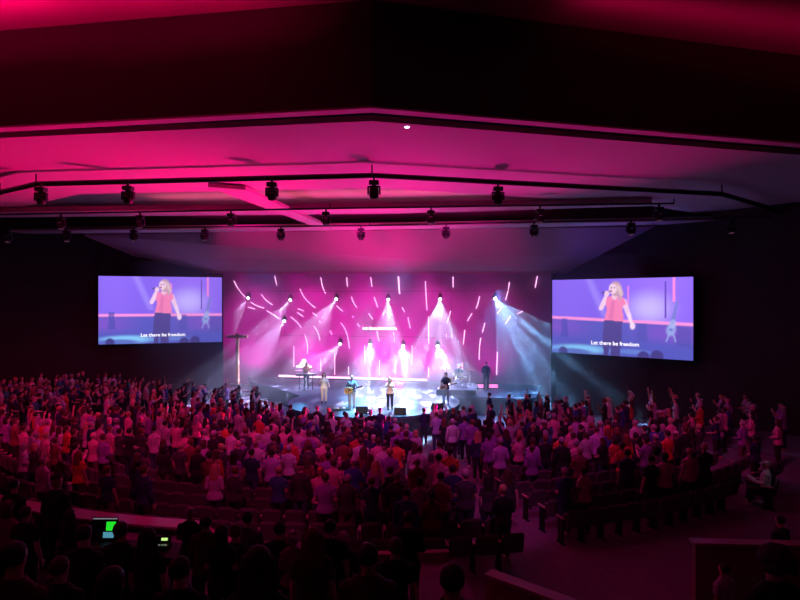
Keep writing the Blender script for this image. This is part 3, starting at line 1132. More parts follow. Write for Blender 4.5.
def make_hair(kind):
    bm = bmesh.new()
    if kind == 'cap':
        ball(bm, V(0, -.004, 1.672), (.086, .106, .096), 18)
        vs = [v for v in bm.verts if v.co.z < 1.675]
        bmesh.ops.delete(bm, geom=vs, context='VERTS')
        es = [e for e in bm.edges if e.is_boundary]
        bmesh.ops.contextual_create(bm, geom=es)
        tube(bm, [V(0, .07, 1.685), V(0, .12, 1.684), V(0, .165, 1.675)], [(.078, .008), (.075, .008), (.05, .006)], 12)
    else:
        ball(bm, V(0, -.012, 1.664), (.087, .103, .104), 20)
        # open the face and the nape
        vs = [v for v in bm.verts if (v.co.y > .045 and v.co.z < 1.700) or v.co.z < (1.60 if kind == 'short' else 1.585)]
        bmesh.ops.delete(bm, geom=vs, context='VERTS')
        es = [e for e in bm.edges if e.is_boundary]
        r = bmesh.ops.extrude_edge_only(bm, edges=es)
        for v in [g for g in r['geom'] if isinstance(g, bmesh.types.BMVert)]:
            c = Vector((0, -.012, 1.655))
            v.co = c + (v.co - c) * .86
        es = [e for e in bm.edges if e.is_boundary]
        bmesh.ops.contextual_create(bm, geom=es)
        if kind == 'long':
            loft(bm, [(0, -.085, 1.30, .09, .018), (0, -.095, 1.36, .112, .026), (0, -.088, 1.45, .112, .036), (0, -.075, 1.55, .098, .045), (0, -.06, 1.66, .088, .05), (0, -.05, 1.70, .07, .05)], 16)
            for s in (1, -1):
                tube(bm, [V(s * .075, -.02, 1.70), V(s * .088, -.01, 1.60), V(s * .100, -.02, 1.48), V(s * .098, -.045, 1.38)], [.028, .032, .03, .014], 10)
        elif kind == 'bob':
            loft(bm, [(0, -.05, 1.50, .085, .045), (0, -.05, 1.54, .102, .062), (0, -.045, 1.62, .098, .066), (0, -.03, 1.70, .082, .066)], 16)
        elif kind == 'ponytail':
            tube(bm, [V(0, -.10, 1.70), V(0, -.145, 1.68), V(0, -.16, 1.58), V(0, -.135, 1.45), V(0, -.125, 1.40)], [.02, .028, .036, .028, .008], 10)
        elif kind == 'bun':
            ball(bm, V(0, -.10, 1.735), (.045, .042, .042), 12)
        elif kind == 'curly':
            r_ = random.Random(3)
            for i in range(60):
                a, b = r_.uniform(0, 2 * PI), r_.uniform(-.5, 1)
                d = V(math.cos(a) * math.sqrt(1 - b * b), math.sin(a) * math.sqrt(1 - b * b), b)
                if d.y > .35 and d.z < .5:
                    continue
                ball(bm, V(0, -.02, 1.66) + V(d.x * .10, d.y * .11, d.z * .105), (.036, .036, .036), 8)
    if kind == 'cap':
        me = to_mesh(bm, 'cap', True)
    else:
        me = remesh(bm, .009, 3, None, 'hair')
    me.materials.clear()
    me.materials.append(M['cloth' if kind == 'cap' else 'hair'])
    return me


SETS = {}


def person_set(pose, female):
    k = (pose, female)
    if k not in SETS:
        SETS[k] = make_person_set(pose, female)
    return SETS[k]


HAIRS = {k: make_hair(k) for k in ('short', 'long', 'bob', 'ponytail', 'bun', 'curly', 'cap')}

SKIN = [(.62, .40, .30), (.52, .32, .23), (.70, .48, .38), (.35, .20, .14), (.20, .11, .08)]
HAIRC = {'dark': (.018, .012, .010), 'brown': (.075, .040, .022), 'blonde': (.50, .34, .16), 'grey': (.38, .37, .36), 'red-brown': (.16, .055, .025)}
SHIRTC = {'white': (.6, .55, .57), 'pale grey': (.50, .49, .50), 'pink': (.75, .30, .42), 'red': (.60, .045, .05), 'orange': (.75, .20, .06), 'purple': (.30, .12, .42),
          'blue': (.04, .09, .30), 'navy': (.022, .03, .09), 'black': (.016, .015, .018), 'charcoal': (.055, .052, .058), 'maroon': (.20, .03, .05), 'teal': (.04, .22, .24), 'lilac': (.50, .36, .62)}
TROUSC = [(.02, .02, .025), (.035, .045, .085), (.06, .08, .14), (.16, .13, .10), (.03, .03, .03)]


def put_person(loc, rotz, pose='down', female=False, shirt='black', sleeve='short', hair='short', hairc='dark', skin=0, trousers=None, scale=1.0,
               label='', group=None, shoes=False, face=False, trousers_c=None, shirt_c=None, wide=1.06):
    S = person_set(pose, female)
    r = bpy.data.objects.new('person', S['body'])
    COL.objects.link(r)
    r.location = loc
    r.rotation_euler.z = rotz
    r.scale = (scale * wide, scale * wide, scale)
    r.color = (*SKIN[skin], 1)
    tag(r, label, 'person', group)

    def child(nm, me, col, dz=0.0):
        c = bpy.data.objects.new(nm, me)
        COL.objects.link(c)
        c.parent = r
        c.location.z = dz
        c.color = (*col, 1)
        return c
    child('shirt', S[sleeve], shirt_c or SHIRTC[shirt])
    child('trousers', S['trousers'], trousers_c or TROUSC[trousers if trousers is not None else 0])
    if hair != 'bald':
        child('cap' if hair == 'cap' else 'hair', HAIRS[hair], HAIRC[hairc] if hair != 'cap' else SHIRTC[hairc if hairc in SHIRTC else 'black'], S['dz'])
    if shoes:
        child('shoes', S['shoes'], (.03, .03, .035))
    if face:
        for k, m in (('eyes', 'eye'), ('mouth', 'lip')):
            key = 'face_' + k
            if key not in bpy.data.meshes:
                bm = bmesh.new()
                if k == 'eyes':
                    for s in (1, -1):
                        ball(bm, V(s * .029, .086, 1.655), (.010, .006, .006), 8)
                else:
                    ball(bm, V(0, .092, 1.592), (.022, .010, .007), 8)
                me = to_mesh(bm, key, True)
                me.materials.append(M[m])
            c = bpy.data.objects.new(k, bpy.data.meshes[key])
            COL.objects.link(c)
            c.parent = r
            c.location.z = S['dz']
    return r

# ------------------------------------------------------------------ performers
def face_to(p, q):
    return math.atan2(-(q[0] - p[0]), q[1] - p[1])


def on_stage(px, feet_y, z=STAGE_Z):
    return PZ(px, feet_y, z)


AUD = (-3.0, 5.0)
p_lead = on_stage(390, 409.3)
put_person(p_lead, face_to(p_lead, (1, 5)), 'mic', True, 'pink', 'short', 'long', 'blonde', 0, 0, 0.97,
           'person singing at centre stage in a pale coral top and dark trousers, holding a microphone', None, True, True, (.03, .03, .045), (.95, .62, .42))
p_light = on_stage(324, 403)
put_person(p_light, face_to(p_light, AUD), 'mic', True, 'white', 'long', 'long', 'brown', 0, 3, 0.97,
           'person singing in a cream outfit with long hair, between keyboard and guitarist', None, True, True, (.75, .62, .45), (.8, .68, .5))
p_gtr = on_stage(352, 408)
put_person(p_gtr, face_to(p_gtr, AUD), 'guitar', False, 'charcoal', 'long', 'short', 'blonde', 0, 3, 1.0,
           'person on stage in grey shirt and pale trousers playing a yellow acoustic guitar', None, True, True, (.5, .47, .47), (.30, .28, .32))
p_bass = on_stage(446, 404)
put_person(p_bass, face_to(p_bass, (2, 5)), 'guitar', False, 'black', 'short', 'short', 'dark', 0, 1, 1.0,
           'person on stage in dark shirt playing a bass guitar before the drums', None, True, True, (.25, .30, .38), (.03, .03, .04))
p_key = on_stage(306.5, 388.5)
put_person(p_key, face_to(p_key, AUD), 'keys', True, 'orange', 'short', 'bob', 'brown', 0, 0, 1.0,
           'person in an orange top playing keyboard under the white lamp', None, True, True, None, (.75, .35, .16))
RISER_H = 0.35
p_drm = PZ(459, 385.5, STAGE_Z + RISER_H)
put_person(p_drm, face_to(p_drm, AUD), 'drum', False, 'charcoal', 'short', 'cap', 'black', 0, 0, 1.0,
           'person seated behind the drum kit, wearing a dark cap', None, True, True)
p_ext = on_stage(486, 389.5)
put_person(p_ext, face_to(p_ext, (4, 5)), 'keys', False, 'black', 'long', 'short', 'dark', 1, 0, 1.02,
           'person standing in shadow behind the pink floor lights at the end of the stage', None, True, True)


def hand_mic(p, rz, sc, label):
    r = tag(empty('microphone', p, rz), label, 'microphone')
    r.scale = (sc, sc, sc)
    a, b = V(.065, .215, 1.50), V(.02, .165, 1.60)
    bm = bmesh.new()
    tube(bm, [a - (b - a) * .5, b], [.013, .019], 10)
    obj('handle', bm, M['black'], r)
    bm = bmesh.new()
    ball(bm, b + (b - a) * .15, (.027, .027, .027), 12)
    obj('grille', bm, M['chrome'], r, smooth=True)


hand_mic(p_lead, face_to(p_lead, (1, 5)), .97, 'handheld microphone at the mouth of the centre-stage singer')
hand_mic(p_light, face_to(p_light, AUD), .97, 'handheld microphone of the singer in the cream outfit')


def guitar(name, p, rz, label, acoustic):
    r = tag(empty(name, p, rz), label, 'guitar')
    a, b = V(.16, .235, .97), V(-.74, .30, 1.27)
    ax = (b - a).normalized()
    nrm = V(0, 1, 0)
    nrm = (nrm - ax * nrm.dot(ax)).normalized()
    up2 = nrm.cross(ax)
    rot = Matrix((ax, up2, nrm)).transposed()

    def plate(bm, pts, t0, t1):
        lo = [bm.verts.new(a + rot @ V(x, y, t0)) for x, y in pts]
        hi = [bm.verts.new(a + rot @ V(x, y, t1)) for x, y in pts]
        bm.faces.new(lo[::-1])
        bm.faces.new(hi)
        for k in range(len(pts)):
            k2 = (k + 1) % len(pts)
            bm.faces.new((lo[k], lo[k2], hi[k2], hi[k]))
    pts = []
    for k in range(40):
        t = 2 * PI * k / 40
        x = -.24 * math.cos(t)
        w = (.185 - .10 * (x + .0)) * (1 - .22 * math.exp(-((x - .04) / .07) ** 2))
        y = (w if acoustic else w * .85) * math.sin(t) * (1.0 if abs(math.sin(t)) < .0 else 1.0)
        pts.append((x, y))
    bm = bmesh.new()
    plate(bm, pts, -.05 if acoustic else -.022, .045 if acoustic else .022)
    obj('body', bm, M['guitar'] if acoustic else M['drum'], r)
    bm = bmesh.new()
    plate(bm, [(.2, -.026), (.62, -.022), (.62, .022), (.2, .026)], .03, .062)
    obj('neck', bm, M['guitar_dark'], r)
    bm = bmesh.new()
    plate(bm, [(.62, -.03), (.78, -.04), (.80, .0), (.78, .04), (.62, .03)], .035, .058)
    obj('headstock', bm, M['guitar_dark'], r)
    bm = bmesh.new()
    if acoustic:
        plate(bm, [(.07 + .045 * math.cos(k * PI / 8), .045 * math.sin(k * PI / 8)) for k in range(16)], .044, .047)
        obj('sound_hole', bm, M['black'], r)
    else:
        plate(bm, [(-.08, -.04), (.10, -.04), (.10, .04), (-.08, .04)], .02, .026)
        obj('pickup', bm, M['black'], r)
    bm = bmesh.new()
    plate(bm, [(-.13, -.06), (-.10, -.06), (-.10, .06), (-.13, .06)], .044 if acoustic else .02, .056 if acoustic else .035)
    obj('bridge', bm, M['guitar_dark'], r)
    bm = bmesh.new()
    tube(bm, [V(.33, .16, .97), V(.26, .03, 1.2), V(.12, -.12, 1.44), V(-.10, .04, 1.475), V(-.16, .16, 1.30), V(-.12, .22, 1.10)], [(.006, .028)] * 6, 8)
    obj('strap', bm, M['black'], r)


guitar('acoustic_guitar', p_gtr, face_to(p_gtr, AUD), 'yellow acoustic guitar held by the performer in grey', True)
guitar('bass_guitar', p_bass, face_to(p_bass, (2, 5)), 'light brown bass guitar held in front of the drums', False)


def mic_stand(p, rz, label):
    r = tag(empty('microphone_stand', p, rz), label, 'microphone stand', 'microphone stands on the stage')
    bm = bmesh.new()
    lathe(bm, [(.15, 0), (.15, .02), (.03, .04)], seg=18)
    obj('base', bm, M['black'], r)
    bm = bmesh.new()
    tube(bm, [V(0, 0, .03), V(0, 0, 1.35)], .013, 8)
    obj('pole', bm, M['black'], r)
    bm = bmesh.new()
    tube(bm, [V(0, .2, 1.28), V(0, 0, 1.35), V(0, -.42, 1.50)], .009, 8)
    obj('boom', bm, M['black'], r)
    bm = bmesh.new()
    tube(bm, [V(0, -.40, 1.50), V(0, -.52, 1.53)], [.016, .020], 10)
    ball(bm, V(0, -.54, 1.535), (.027, .027, .027), 10)
    obj('microphone', bm, M['black'], r)


for p, what in ((p_gtr, 'microphone stand in front of the acoustic guitarist'), (p_bass, 'microphone stand in front of the bass player'), (p_key, 'microphone stand at the keyboard')):
    f = V(AUD[0] - p.x, AUD[1] - p.y, 0).normalized()
    q = p + f * .72 + V(-f.y, f.x, 0) * -.12
    mic_stand(V(q.x, q.y, STAGE_Z), face_to(q, AUD), what)

# keyboard with its stand, and the white lamp behind it
f = V(AUD[0] - p_key.x, AUD[1] - p_key.y, 0).normalized()
q = p_key + f * .45
r = tag(empty('keyboard', V(q.x, q.y, STAGE_Z), face_to(q, AUD)), 'stage keyboard on a stand below the white lamp', 'keyboard')
bm = bmesh.new()
box(bm, (0, 0, .95), (1.3, .32, .11), None, .015)
obj('case', bm, M['black'], r)
bm = bmesh.new()
box(bm, (0, -.05, 1.01), (1.2, .15, .02))
obj('keys', bm, M['white'], r)
for s in (1, -1):
    bm = bmesh.new()
    tube(bm, [V(s * .42, -.14, 0), V(s * .42, .1, .9)], .02, 8)
    tube(bm, [V(s * .42, .14, 0), V(s * .42, -.1, .9)], .02, 8)
    tube(bm, [V(s * .42 - .05, -.14, .02), V(s * .42 + .05, -.14, .02)], .02, 8)
    obj('leg', bm, M['black'], r)
lamp_glow = mat_emit('stage_lamp_glow', (1.0, .85, .95), 4.0)
q = P(304, 380, 41.5)
z_of = lambda y: CAM_Z - (y - 300) / 600 * 41.5 - STAGE_Z
r = tag(empty('stage_lamp', V(q.x, q.y, STAGE_Z), yaw), 'white glowing cone lamp on a wide bright bar above the keyboard player', 'lamp')
bm = bmesh.new()
tube(bm, [V(0, 0, 0), V(0, 0, z_of(369))], .03, 8)
lathe(bm, [(.3, 0), (.3, .03), (.04, .05)], seg=18)
obj('stand', bm, M['black'], r)
bm = bmesh.new()
box(bm, (0, 0, z_of(366.5)), (1.1, .12, .10), None, .02)
obj('bar', bm, lamp_glow, r)
bm = bmesh.new()
box(bm, (0, 0, z_of(370.7)), (1.25, .10, .04), None, .01)
obj('shelf', bm, mat_emit('lamp_shelf_glow', (1, .45, .8), 1.4), r)
bm = bmesh.new()
lathe(bm, [(.34, z_of(365.8)), (.27, z_of(363.3)), (.16, z_of(361.5)), (.12, z_of(360)), (.05, z_of(359))], seg=20)
obj('shade', bm, lamp_glow, r, smooth=True)

# drum riser, kit, stool
f = V(AUD[0] - p_drm.x, AUD[1] - p_drm.y, 0).normalized()
rzd = face_to(p_drm, AUD)
q = p_drm + f * .6
r = tag(empty('drum_riser', V(q.x, q.y, STAGE_Z), rzd), 'low black riser under the drum kit', 'riser')
bm = bmesh.new()
box(bm, (0, 0, RISER_H / 2 - .01), (2.4, 2.5, RISER_H - .02), None, .02)
obj('deck', bm, M['blackrough'], r)
bm = bmesh.new()
box(bm, (0, 0, RISER_H - .01), (2.3, 2.4, .02))
obj('carpet', bm, M['carpet'], r)
r = tag(empty('drum_stool', V(p_drm.x, p_drm.y, STAGE_Z + RISER_H), rzd), 'round black stool under the drummer', 'stool')
bm = bmesh.new()
lathe(bm, [(.03, .05), (.03, .36)], seg=10)
for k in range(3):
    tube(bm, [V(0, 0, .15), V(.22 * math.cos(k * 2.1), .22 * math.sin(k * 2.1), .01)], .012, 6)
obj('base', bm, M['chrome'], r)
bm = bmesh.new()
lathe(bm, [(.14, .34), (.15, .36), (.14, .395)], seg=18)
obj('seat', bm, M['black'], r)
q = p_drm + f * .62
kit = tag(empty('drum_kit', V(q.x, q.y, STAGE_Z + RISER_H), rzd), 'drum kit with brass cymbals on the riser behind the bass player', 'drum kit')


def drum(name, c, rad, depth, axis):
    bm = bmesh.new()
    ax = V(*axis).normalized()
    c = V(*c)
    tube(bm, [c - ax * depth / 2, c + ax * depth / 2], rad, 20)
    d = obj(name, bm, M['drum'], kit)
    bm = bmesh.new()
    tube(bm, [c + ax * (depth / 2 + .001), c + ax * (depth / 2 + .008)], rad * .96, 20)
    obj('drum_skin', bm, M['drum_head'], d)
    bm = bmesh.new()
    for e in (-1, 1):
        tube(bm, [c + ax * (e * depth / 2 - .012), c + ax * (e * depth / 2 + .012)], rad * 1.03, 20)
    obj('hoop', bm, M['chrome'], d)
    return d


drum('bass_drum', (0, .25, .28), .27, .40, (0, 1, 0))
drum('tom', (-.2, .22, .78), .15, .2, (0, -.35, 1))
drum('tom', (.18, .22, .78), .16, .22, (0, -.35, 1))
fl = drum('floor_tom', (.5, -.1, .42), .2, .38, (0, -.05, 1))
sn = drum('snare_drum', (-.38, -.1, .58), .17, .15, (0, -.1, 1))
bm = bmesh.new()
for x, y, z in ((.5, -.1, .28), (-.38, -.1, .5)):
    for k in range(3):
        a = k * 2.1
        tube(bm, [V(x + .2 * math.cos(a), y + .2 * math.sin(a), .0), V(x + .17 * math.cos(a), y + .17 * math.sin(a), z)], .012, 6)
tube(bm, [V(-.2, .25, .5), V(-.2, .24, .7)], .015, 6)
tube(bm, [V(.18, .25, .5), V(.18, .24, .7)], .015, 6)
obj('drum_hardware', bm, M['chrome'], kit)
for x, y, z, rr in ((-.75, .2, 1.12, .25), (.72, .25, 1.22, .27), (-.2, .6, 1.3, .2)):
    bm = bmesh.new()
    tube(bm, [V(x, y, .02), V(x, y, z)], .012, 6)
    for k in range(3):
        tube(bm, [V(x, y, .3), V(x + .2 * math.cos(k * 2.1), y + .2 * math.sin(k * 2.1), .01)], .009, 6)
    s_ = obj('cymbal_stand', bm, M['chrome'], kit)
    bm = bmesh.new()
    loft(bm, [(x, y, z - .01, rr, rr), (x, y, z + .004, rr * .8, rr * .8), (x, y, z + .015, rr * .25, rr * .25), (x, y, z + .035, rr * .12, rr * .12)], 24)
    obj('cymbal', bm, M['brass'], kit)

# wedge monitors and a pedal board at the front of the stage
def wedge(p, rz, label):
    r = tag(empty('monitor_speaker', p, rz), label, 'speaker', 'wedge speakers on the stage')
    bm = bmesh.new()
    prof = [(-.22, 0), (.22, 0), (.22, .12), (-.08, .36), (-.22, .36)]
    a = [bm.verts.new((-.3, y, z)) for y, z in prof]
    b = [bm.verts.new((.3, y, z)) for y, z in prof]
    bm.faces.new(a)
    bm.faces.new(b[::-1])
    for k in range(5):
        bm.faces.new((a[k], b[k], b[(k + 1) % 5], a[(k + 1) % 5]))
    obj('cabinet', bm, M['blackrough'], r)
    bm = bmesh.new()
    box(bm, (0, .082, .25), (.54, .33, .015), Matrix.Rotation(-.675, 3, 'X'))
    obj('grille', bm, M['black'], r)


for px, py, what in ((362, 413.0, 'wedge speaker at the stage edge before the acoustic guitarist'), (400, 414.2, 'wedge speaker at the stage edge before the centre singer'), (437, 409.5, 'wedge speaker near the bass player')):
    p = on_stage(px, py)
    wedge(V(p.x, p.y, STAGE_Z), face_to(p, (p.x * .5 - .5, 40)), what)
p = on_stage(341, 410)
r = tag(empty('pedal_board', V(p.x, p.y, STAGE_Z), .3), 'flat dark pedal board beside the acoustic guitarist', 'pedal board')
bm = bmesh.new()
box(bm, (0, 0, .04), (.9, .45, .08), None, .01)
obj('board', bm, M['blackrough'], r)
for k in range(5):
    bm = bmesh.new()
    box(bm, (-.34 + k * .17, 0, .1), (.11, .2, .05), None, .01)
    obj('pedal', bm, M['white'] if k % 2 else M['chrome'], r)

# ------------------------------------------------------------------ seats
seat_p = tag(empty('auditorium_seat', (0, 0, 0)), 'x', 'seat')       # faces +Y


def seat_meshes():
    bm = bmesh.new()
    # padded back, gently curved, slightly reclined
    nx, nz = 6, 6
    g = []
    for layer in (0, 1):
        rows = []
        for j in range(nz + 1):
            z = .42 + .46 * j / nz
            row = []
            for i in range(nx + 1):
                t = i / nx * 2 - 1
                w = .25 * (1 - .10 * (j / nz) ** 4)
                y = -.20 - (z - .42) * .20 + .035 * (1 - t * t) * (-1) + (0.075 if layer else 0) * (1 - .5 * abs(t) ** 6) * (1 - .5 * (j / nz) ** 6)
                row.append(bm.verts.new((t * w, y, z + (.02 * (1 - t * t) if j == nz else 0))))
            rows.append(row)
        g.append(rows)
    for L in g:
        for j in range(nz):
            for i in range(nx):
                bm.faces.new((L[j][i], L[j][i + 1], L[j + 1][i + 1], L[j + 1][i]))
    a, b = g
    for j in range(nz):
        for i in (0, nx):
            bm.faces.new((a[j][i], a[j + 1][i], b[j + 1][i], b[j][i]))
    for i in range(nx):
        for j in (0, nz):
            bm.faces.new((a[j][i], a[j][i + 1], b[j][i + 1], b[j][i]))
    back = to_mesh(bm, 'backrest', True)
    bm = bmesh.new()
    for i in range(1):
        box(bm, (0, -.285, .64), (.47, .018, .44), Matrix.Rotation(.197, 3, 'X'), .008)
    shl = to_mesh(bm, 'back_shell')
    bm = bmesh.new()
    box(bm, (0, -.06, .56), (.46, .10, .40), Matrix.Rotation(.12, 3, 'X'), .035)       # tipped up
    cush = to_mesh(bm, 'seat_cushion')
    bm = bmesh.new()
    box(bm, (-.29, -.02, .66), (.065, .34, .045), None, .012)
    arm = to_mesh(bm, 'armrest')
    bm = bmesh.new()
    box(bm, (-.29, -.05, .33), (.035, .24, .64), None, .008)
    box(bm, (-.29, -.05, .015), (.07, .34, .03), None, .006)
    std = to_mesh(bm, 'standard')
    return (('backrest', back, 'seat'), ('back_shell', shl, 'seat_shell'), ('seat_cushion', cush, 'seat'), ('armrest', arm, 'arm'), ('standard', std, 'black'))


for nm, me, mk in seat_meshes():
    link(nm, me, M[mk], seat_p)
seat_parts = list(seat_p.children)
first_seat = [True]


def put_seat(p, rz, label, group):
    if first_seat[0]:
        o = seat_p
        first_seat[0] = False
    else:
        o = seat_p.copy()
        COL.objects.link(o)
        for c in seat_parts:
            d = c.copy()
            COL.objects.link(d)
            d.parent = o
    o.location = p
    o.rotation_euler.z = rz
    o['label'] = label
    o['group'] = group
    return o


# ------------------------------------------------------------------ the audience
BLOCKS = [('far-left block', -101, -63, .6, .6), ('left block', -63, -27, .6, .5), ('centre block', -27, 13.8, .5, .75),
          ('right block', 13.8, 46, .75, .6), ('far-right block', 46, 74, .6, .5)]
PITCH = 0.58


def project(p):
    return 400 + 600 * p.x / p.y, 300 - 600 * (p.z - CAM_Z) / p.y


cands, seats = [], []


def inside(p):
    """clear of the front walls and the stage"""
    for (x0, y0), (x1, y1) in (((-32, 30.5), (-19.0, 37.4)), ((-19.0, 37.4), (-11.35, 40.1)), ((9.0, 35.75), (15.0, 30.55)), ((15.0, 30.55), (26, 17))):
        d = Vector((x1 - x0, y1 - y0)).normalized()
        s_ = (p.x - x0) * -d.y + (p.y - y0) * d.x
        t_ = (p.x - x0) * d.x + (p.y - y0) * d.y
        if -2 < t_ < 24 and s_ > -.5:
            return False
    return (p.x - 2.85) ** 2 + (p.y - 15.85) ** 2 > .9 and (p.x - 4.0) ** 2 + (p.y - 30.6) ** 2 > 2.2 and not (abs(p.x - 10.86) < .9 and abs(p.y - 17.8) < .9)


for ri, R in enumerate(ROWS):
    z = row_z(R)
    for (bn, a0, a1, g0, g1) in BLOCKS:
        lo = a0 + math.degrees(g0 / R)
        hi = a1 - math.degrees(g1 / R)
        n = int(math.radians(hi - lo) * R / PITCH)
        if n < 1:
            continue
        for i in range(n):
            a = lo + (hi - lo) * (i + .5) / n
            if R > 20.5 and not (bn == 'centre block' and a > -2):
                continue
            q = polar(R + .12, a, z)
            if q.y < 6:
                continue
            px, py = project(V(q.x, q.y, z + .85))
            if -14 < px < 815 and py < 612 and inside(q):
                seats.append((R, bn, a, q, ri))
            # how full this part of the hall is
            occ = .80
            if bn == 'centre block':
                occ = .84 if R < 16.5 else (.7 if R < 17.5 else .5 if a > -8 and R < 20.5 else .22)
            elif bn == 'right block':
                occ = .84 if R < 16.5 else (.7 if R < 18.5 else .35)
            elif bn == 'left block':
                occ = .88 if R < 17.5 else (.7 if R < 18.5 else .34)
            elif bn == 'far-left block':
                occ = .84
            else:
                occ = .62 if R < 17.5 else .42
            if rnd.random() > occ:
                continue
            p = polar(R - .20 + rnd.uniform(-.05, .06), a + rnd.uniform(-.4, .4) * 8 / R, z)
            px, py = project(V(p.x, p.y, z + 1.72))
            if -12 < px < 812 and py < 600 and p.y > 6 and inside(p) and all((p - o['p']).length > .5 for o in cands[-60:]):
                cands.append({'R': R, 'b': bn, 'a': a, 'p': p, 'ri': ri, 'px': px, 'py': py, 'd': p.y})

SPEC = [(299, 439, 'red', 'short', 'dark'), (316, 439, 'purple', 'short', 'brown'), (265, 445, 'pink', 'bob', 'red-brown'), (226, 424, 'orange', 'short', 'dark'),
        (281, 453, 'lilac', 'short', 'dark'), (337, 447, 'pink', 'long', 'red-brown'), (368, 442, 'white', 'short', 'brown'), (388, 443, 'orange', 'short', 'dark'),
        (353, 457, 'black', 'short', 'brown'), (335, 470, 'pink', 'short', 'brown'), (312, 463, 'maroon', 'long', 'brown'), (346, 484, 'charcoal', 'short', 'grey'),
        (386, 482, 'charcoal', 'short', 'grey'), (328, 419, 'white', 'short', 'dark'), (345, 417, 'white', 'short', 'brown'), (298, 429, 'white', 'short', 'dark'),
        (233, 407, 'blue', 'short', 'grey'), (340, 434, 'charcoal', 'short', 'grey'), (325, 458, 'purple', 'short', 'dark'), (508, 445, 'lilac', 'short', 'grey'),
        (527, 449, 'purple', 'short', 'brown'), (492, 437, 'purple', 'short', 'dark'), (453, 424, 'white', 'short', 'grey'), (452, 456, 'orange', 'short', 'dark'),
        (564, 434, 'orange', 'short', 'dark'), (561, 456, 'white', 'short', 'brown'), (570, 470, 'navy', 'short', 'grey'), (484, 461, 'pink', 'long', 'blonde'),
        (500, 470, 'black', 'long', 'dark'), (479, 478, 'black', 'short', 'grey'), (408, 466, 'maroon', 'short', 'grey'), (429, 462, 'pink', 'short', 'dark'),
        (438, 476, 'maroon', 'short', 'dark'), (464, 470, 'navy', 'short', 'dark'), (556, 416, 'pink', 'short', 'grey'), (433, 443, 'pink', 'short', 'dark'),
        (591, 432, 'lilac', 'short', 'brown'), (636, 426, 'white', 'short', 'grey'), (730, 410, 'pink', 'short', 'dark'), (753, 408, 'purple', 'short', 'grey'),
        (694, 420, 'pink', 'short', 'dark'), (627, 441, 'red', 'short', 'dark'), (673, 437, 'red', 'short', 'dark'), (648, 420, 'blue', 'short', 'grey'),
        (206, 438, 'lilac', 'bob', 'brown'), (60, 376, 'pink', 'short', 'dark'), (27, 430, 'pink', 'short', 'brown'), (98, 430, 'pink', 'short', 'dark'),
        (52, 425, 'lilac', 'long', 'brown'), (92, 458, 'orange', 'long', 'red-brown'), (112, 425, 'lilac', 'short', 'grey'), (135, 385, 'white', 'short', 'dark'),
        (170, 392, 'white', 'bob', 'grey'), (187, 392, 'white', 'short', 'grey')]
for s in SPEC:
    best = min((c for c in cands if 's' not in c), key=lambda c: (c['px'] - s[0]) ** 2 + ((c['py'] - s[1]) * 1.5) ** 2)
    if abs(best['px'] - s[0]) < 14 and abs(best['py'] - s[1]) < 10:
        best['s'] = s

cands.sort(key=lambda c: c['d'])
SHIRTS = ['black'] * 4 + ['charcoal'] * 4 + ['navy'] * 4 + ['maroon'] * 2 + ['purple', 'purple', 'blue', 'teal', 'red'] + ['pale grey'] * 2 + ['white'] * 2 + ['pink'] * 3 + ['lilac']
POSES = ['down'] * 5 + ['clasp'] * 4 + ['clap'] * 3
for c in cands:
    fem = rnd.random() < .5
    s = c.get('s')
    if s:
        c['shirt'], c['hair'], c['hairc'] = s[2], s[3], s[4]
        fem = s[3] in ('long', 'bob', 'ponytail', 'bun')
        c['pose'] = rnd.choice(['down', 'clasp'])
    else:
        c['shirt'] = rnd.choice(SHIRTS)
        if c['R'] < 10 and c['shirt'] in ('red', 'orange', 'maroon', 'pink'):
            c['shirt'] = rnd.choice(['black', 'navy', 'white', 'charcoal', 'pale grey'])
        c['hairc'] = rnd.choice(['dark'] * 4 + ['brown'] * 3 + ['blonde', 'grey', 'grey', 'red-brown'])
        if fem:
            c['hair'] = rnd.choice(['long', 'long', 'bob', 'ponytail', 'bun'])
        else:
            c['hair'] = rnd.choice(['short'] * 7 + ['bald', 'cap'])
        c['pose'] = rnd.choice(POSES)
        if rnd.random() < .05:
            c['pose'] = rnd.choice(['raise_one', 'raise_one', 'raise_both'])
    if c['b'] == 'centre block' and c['R'] > 18.5 and c['px'] > 465:
        c['shirt'] = rnd.choice(['black', 'charcoal'])
    c['fem'] = fem
    c['sleeve'] = rnd.choice(['short', 'short', 'long'])
    c['skin'] = rnd.choice([0, 0, 0, 1, 1, 2, 2, 3, 4])
    c['tr'] = rnd.randrange(5)
    c['sc'] = rnd.uniform(.97, 1.04) if fem else rnd.uniform(1.02, 1.11)
    if c['hair'] == 'cap':
        c['hairc'] = rnd.choice(['black', 'white', 'red', 'navy'])

N_IND = 262
ind, mass = cands[:N_IND], cands[N_IND:]
# order within a row of a block, counted over everyone standing there
bykey = {}
for c in cands:
    bykey.setdefault((c['ri'], c['b']), []).append(c)
for k, L in bykey.items():
    L.sort(key=lambda c: c['a'])
    for i, c in enumerate(L):
        c['n'] = i + 1


def hair_words(c):
    h = c['hair']
    if h == 'bald':
        return 'bald'
    if h == 'cap':
        return '%s cap' % c['hairc']
    return '%s %s' % ({'dark': 'dark', 'brown': 'brown', 'blonde': 'blonde', 'grey': 'grey', 'red-brown': 'reddish'}[c['hairc']], {'short': 'hair', 'long': 'long hair', 'bob': 'bob', 'ponytail': 'ponytail', 'bun': 'bun'}[h])


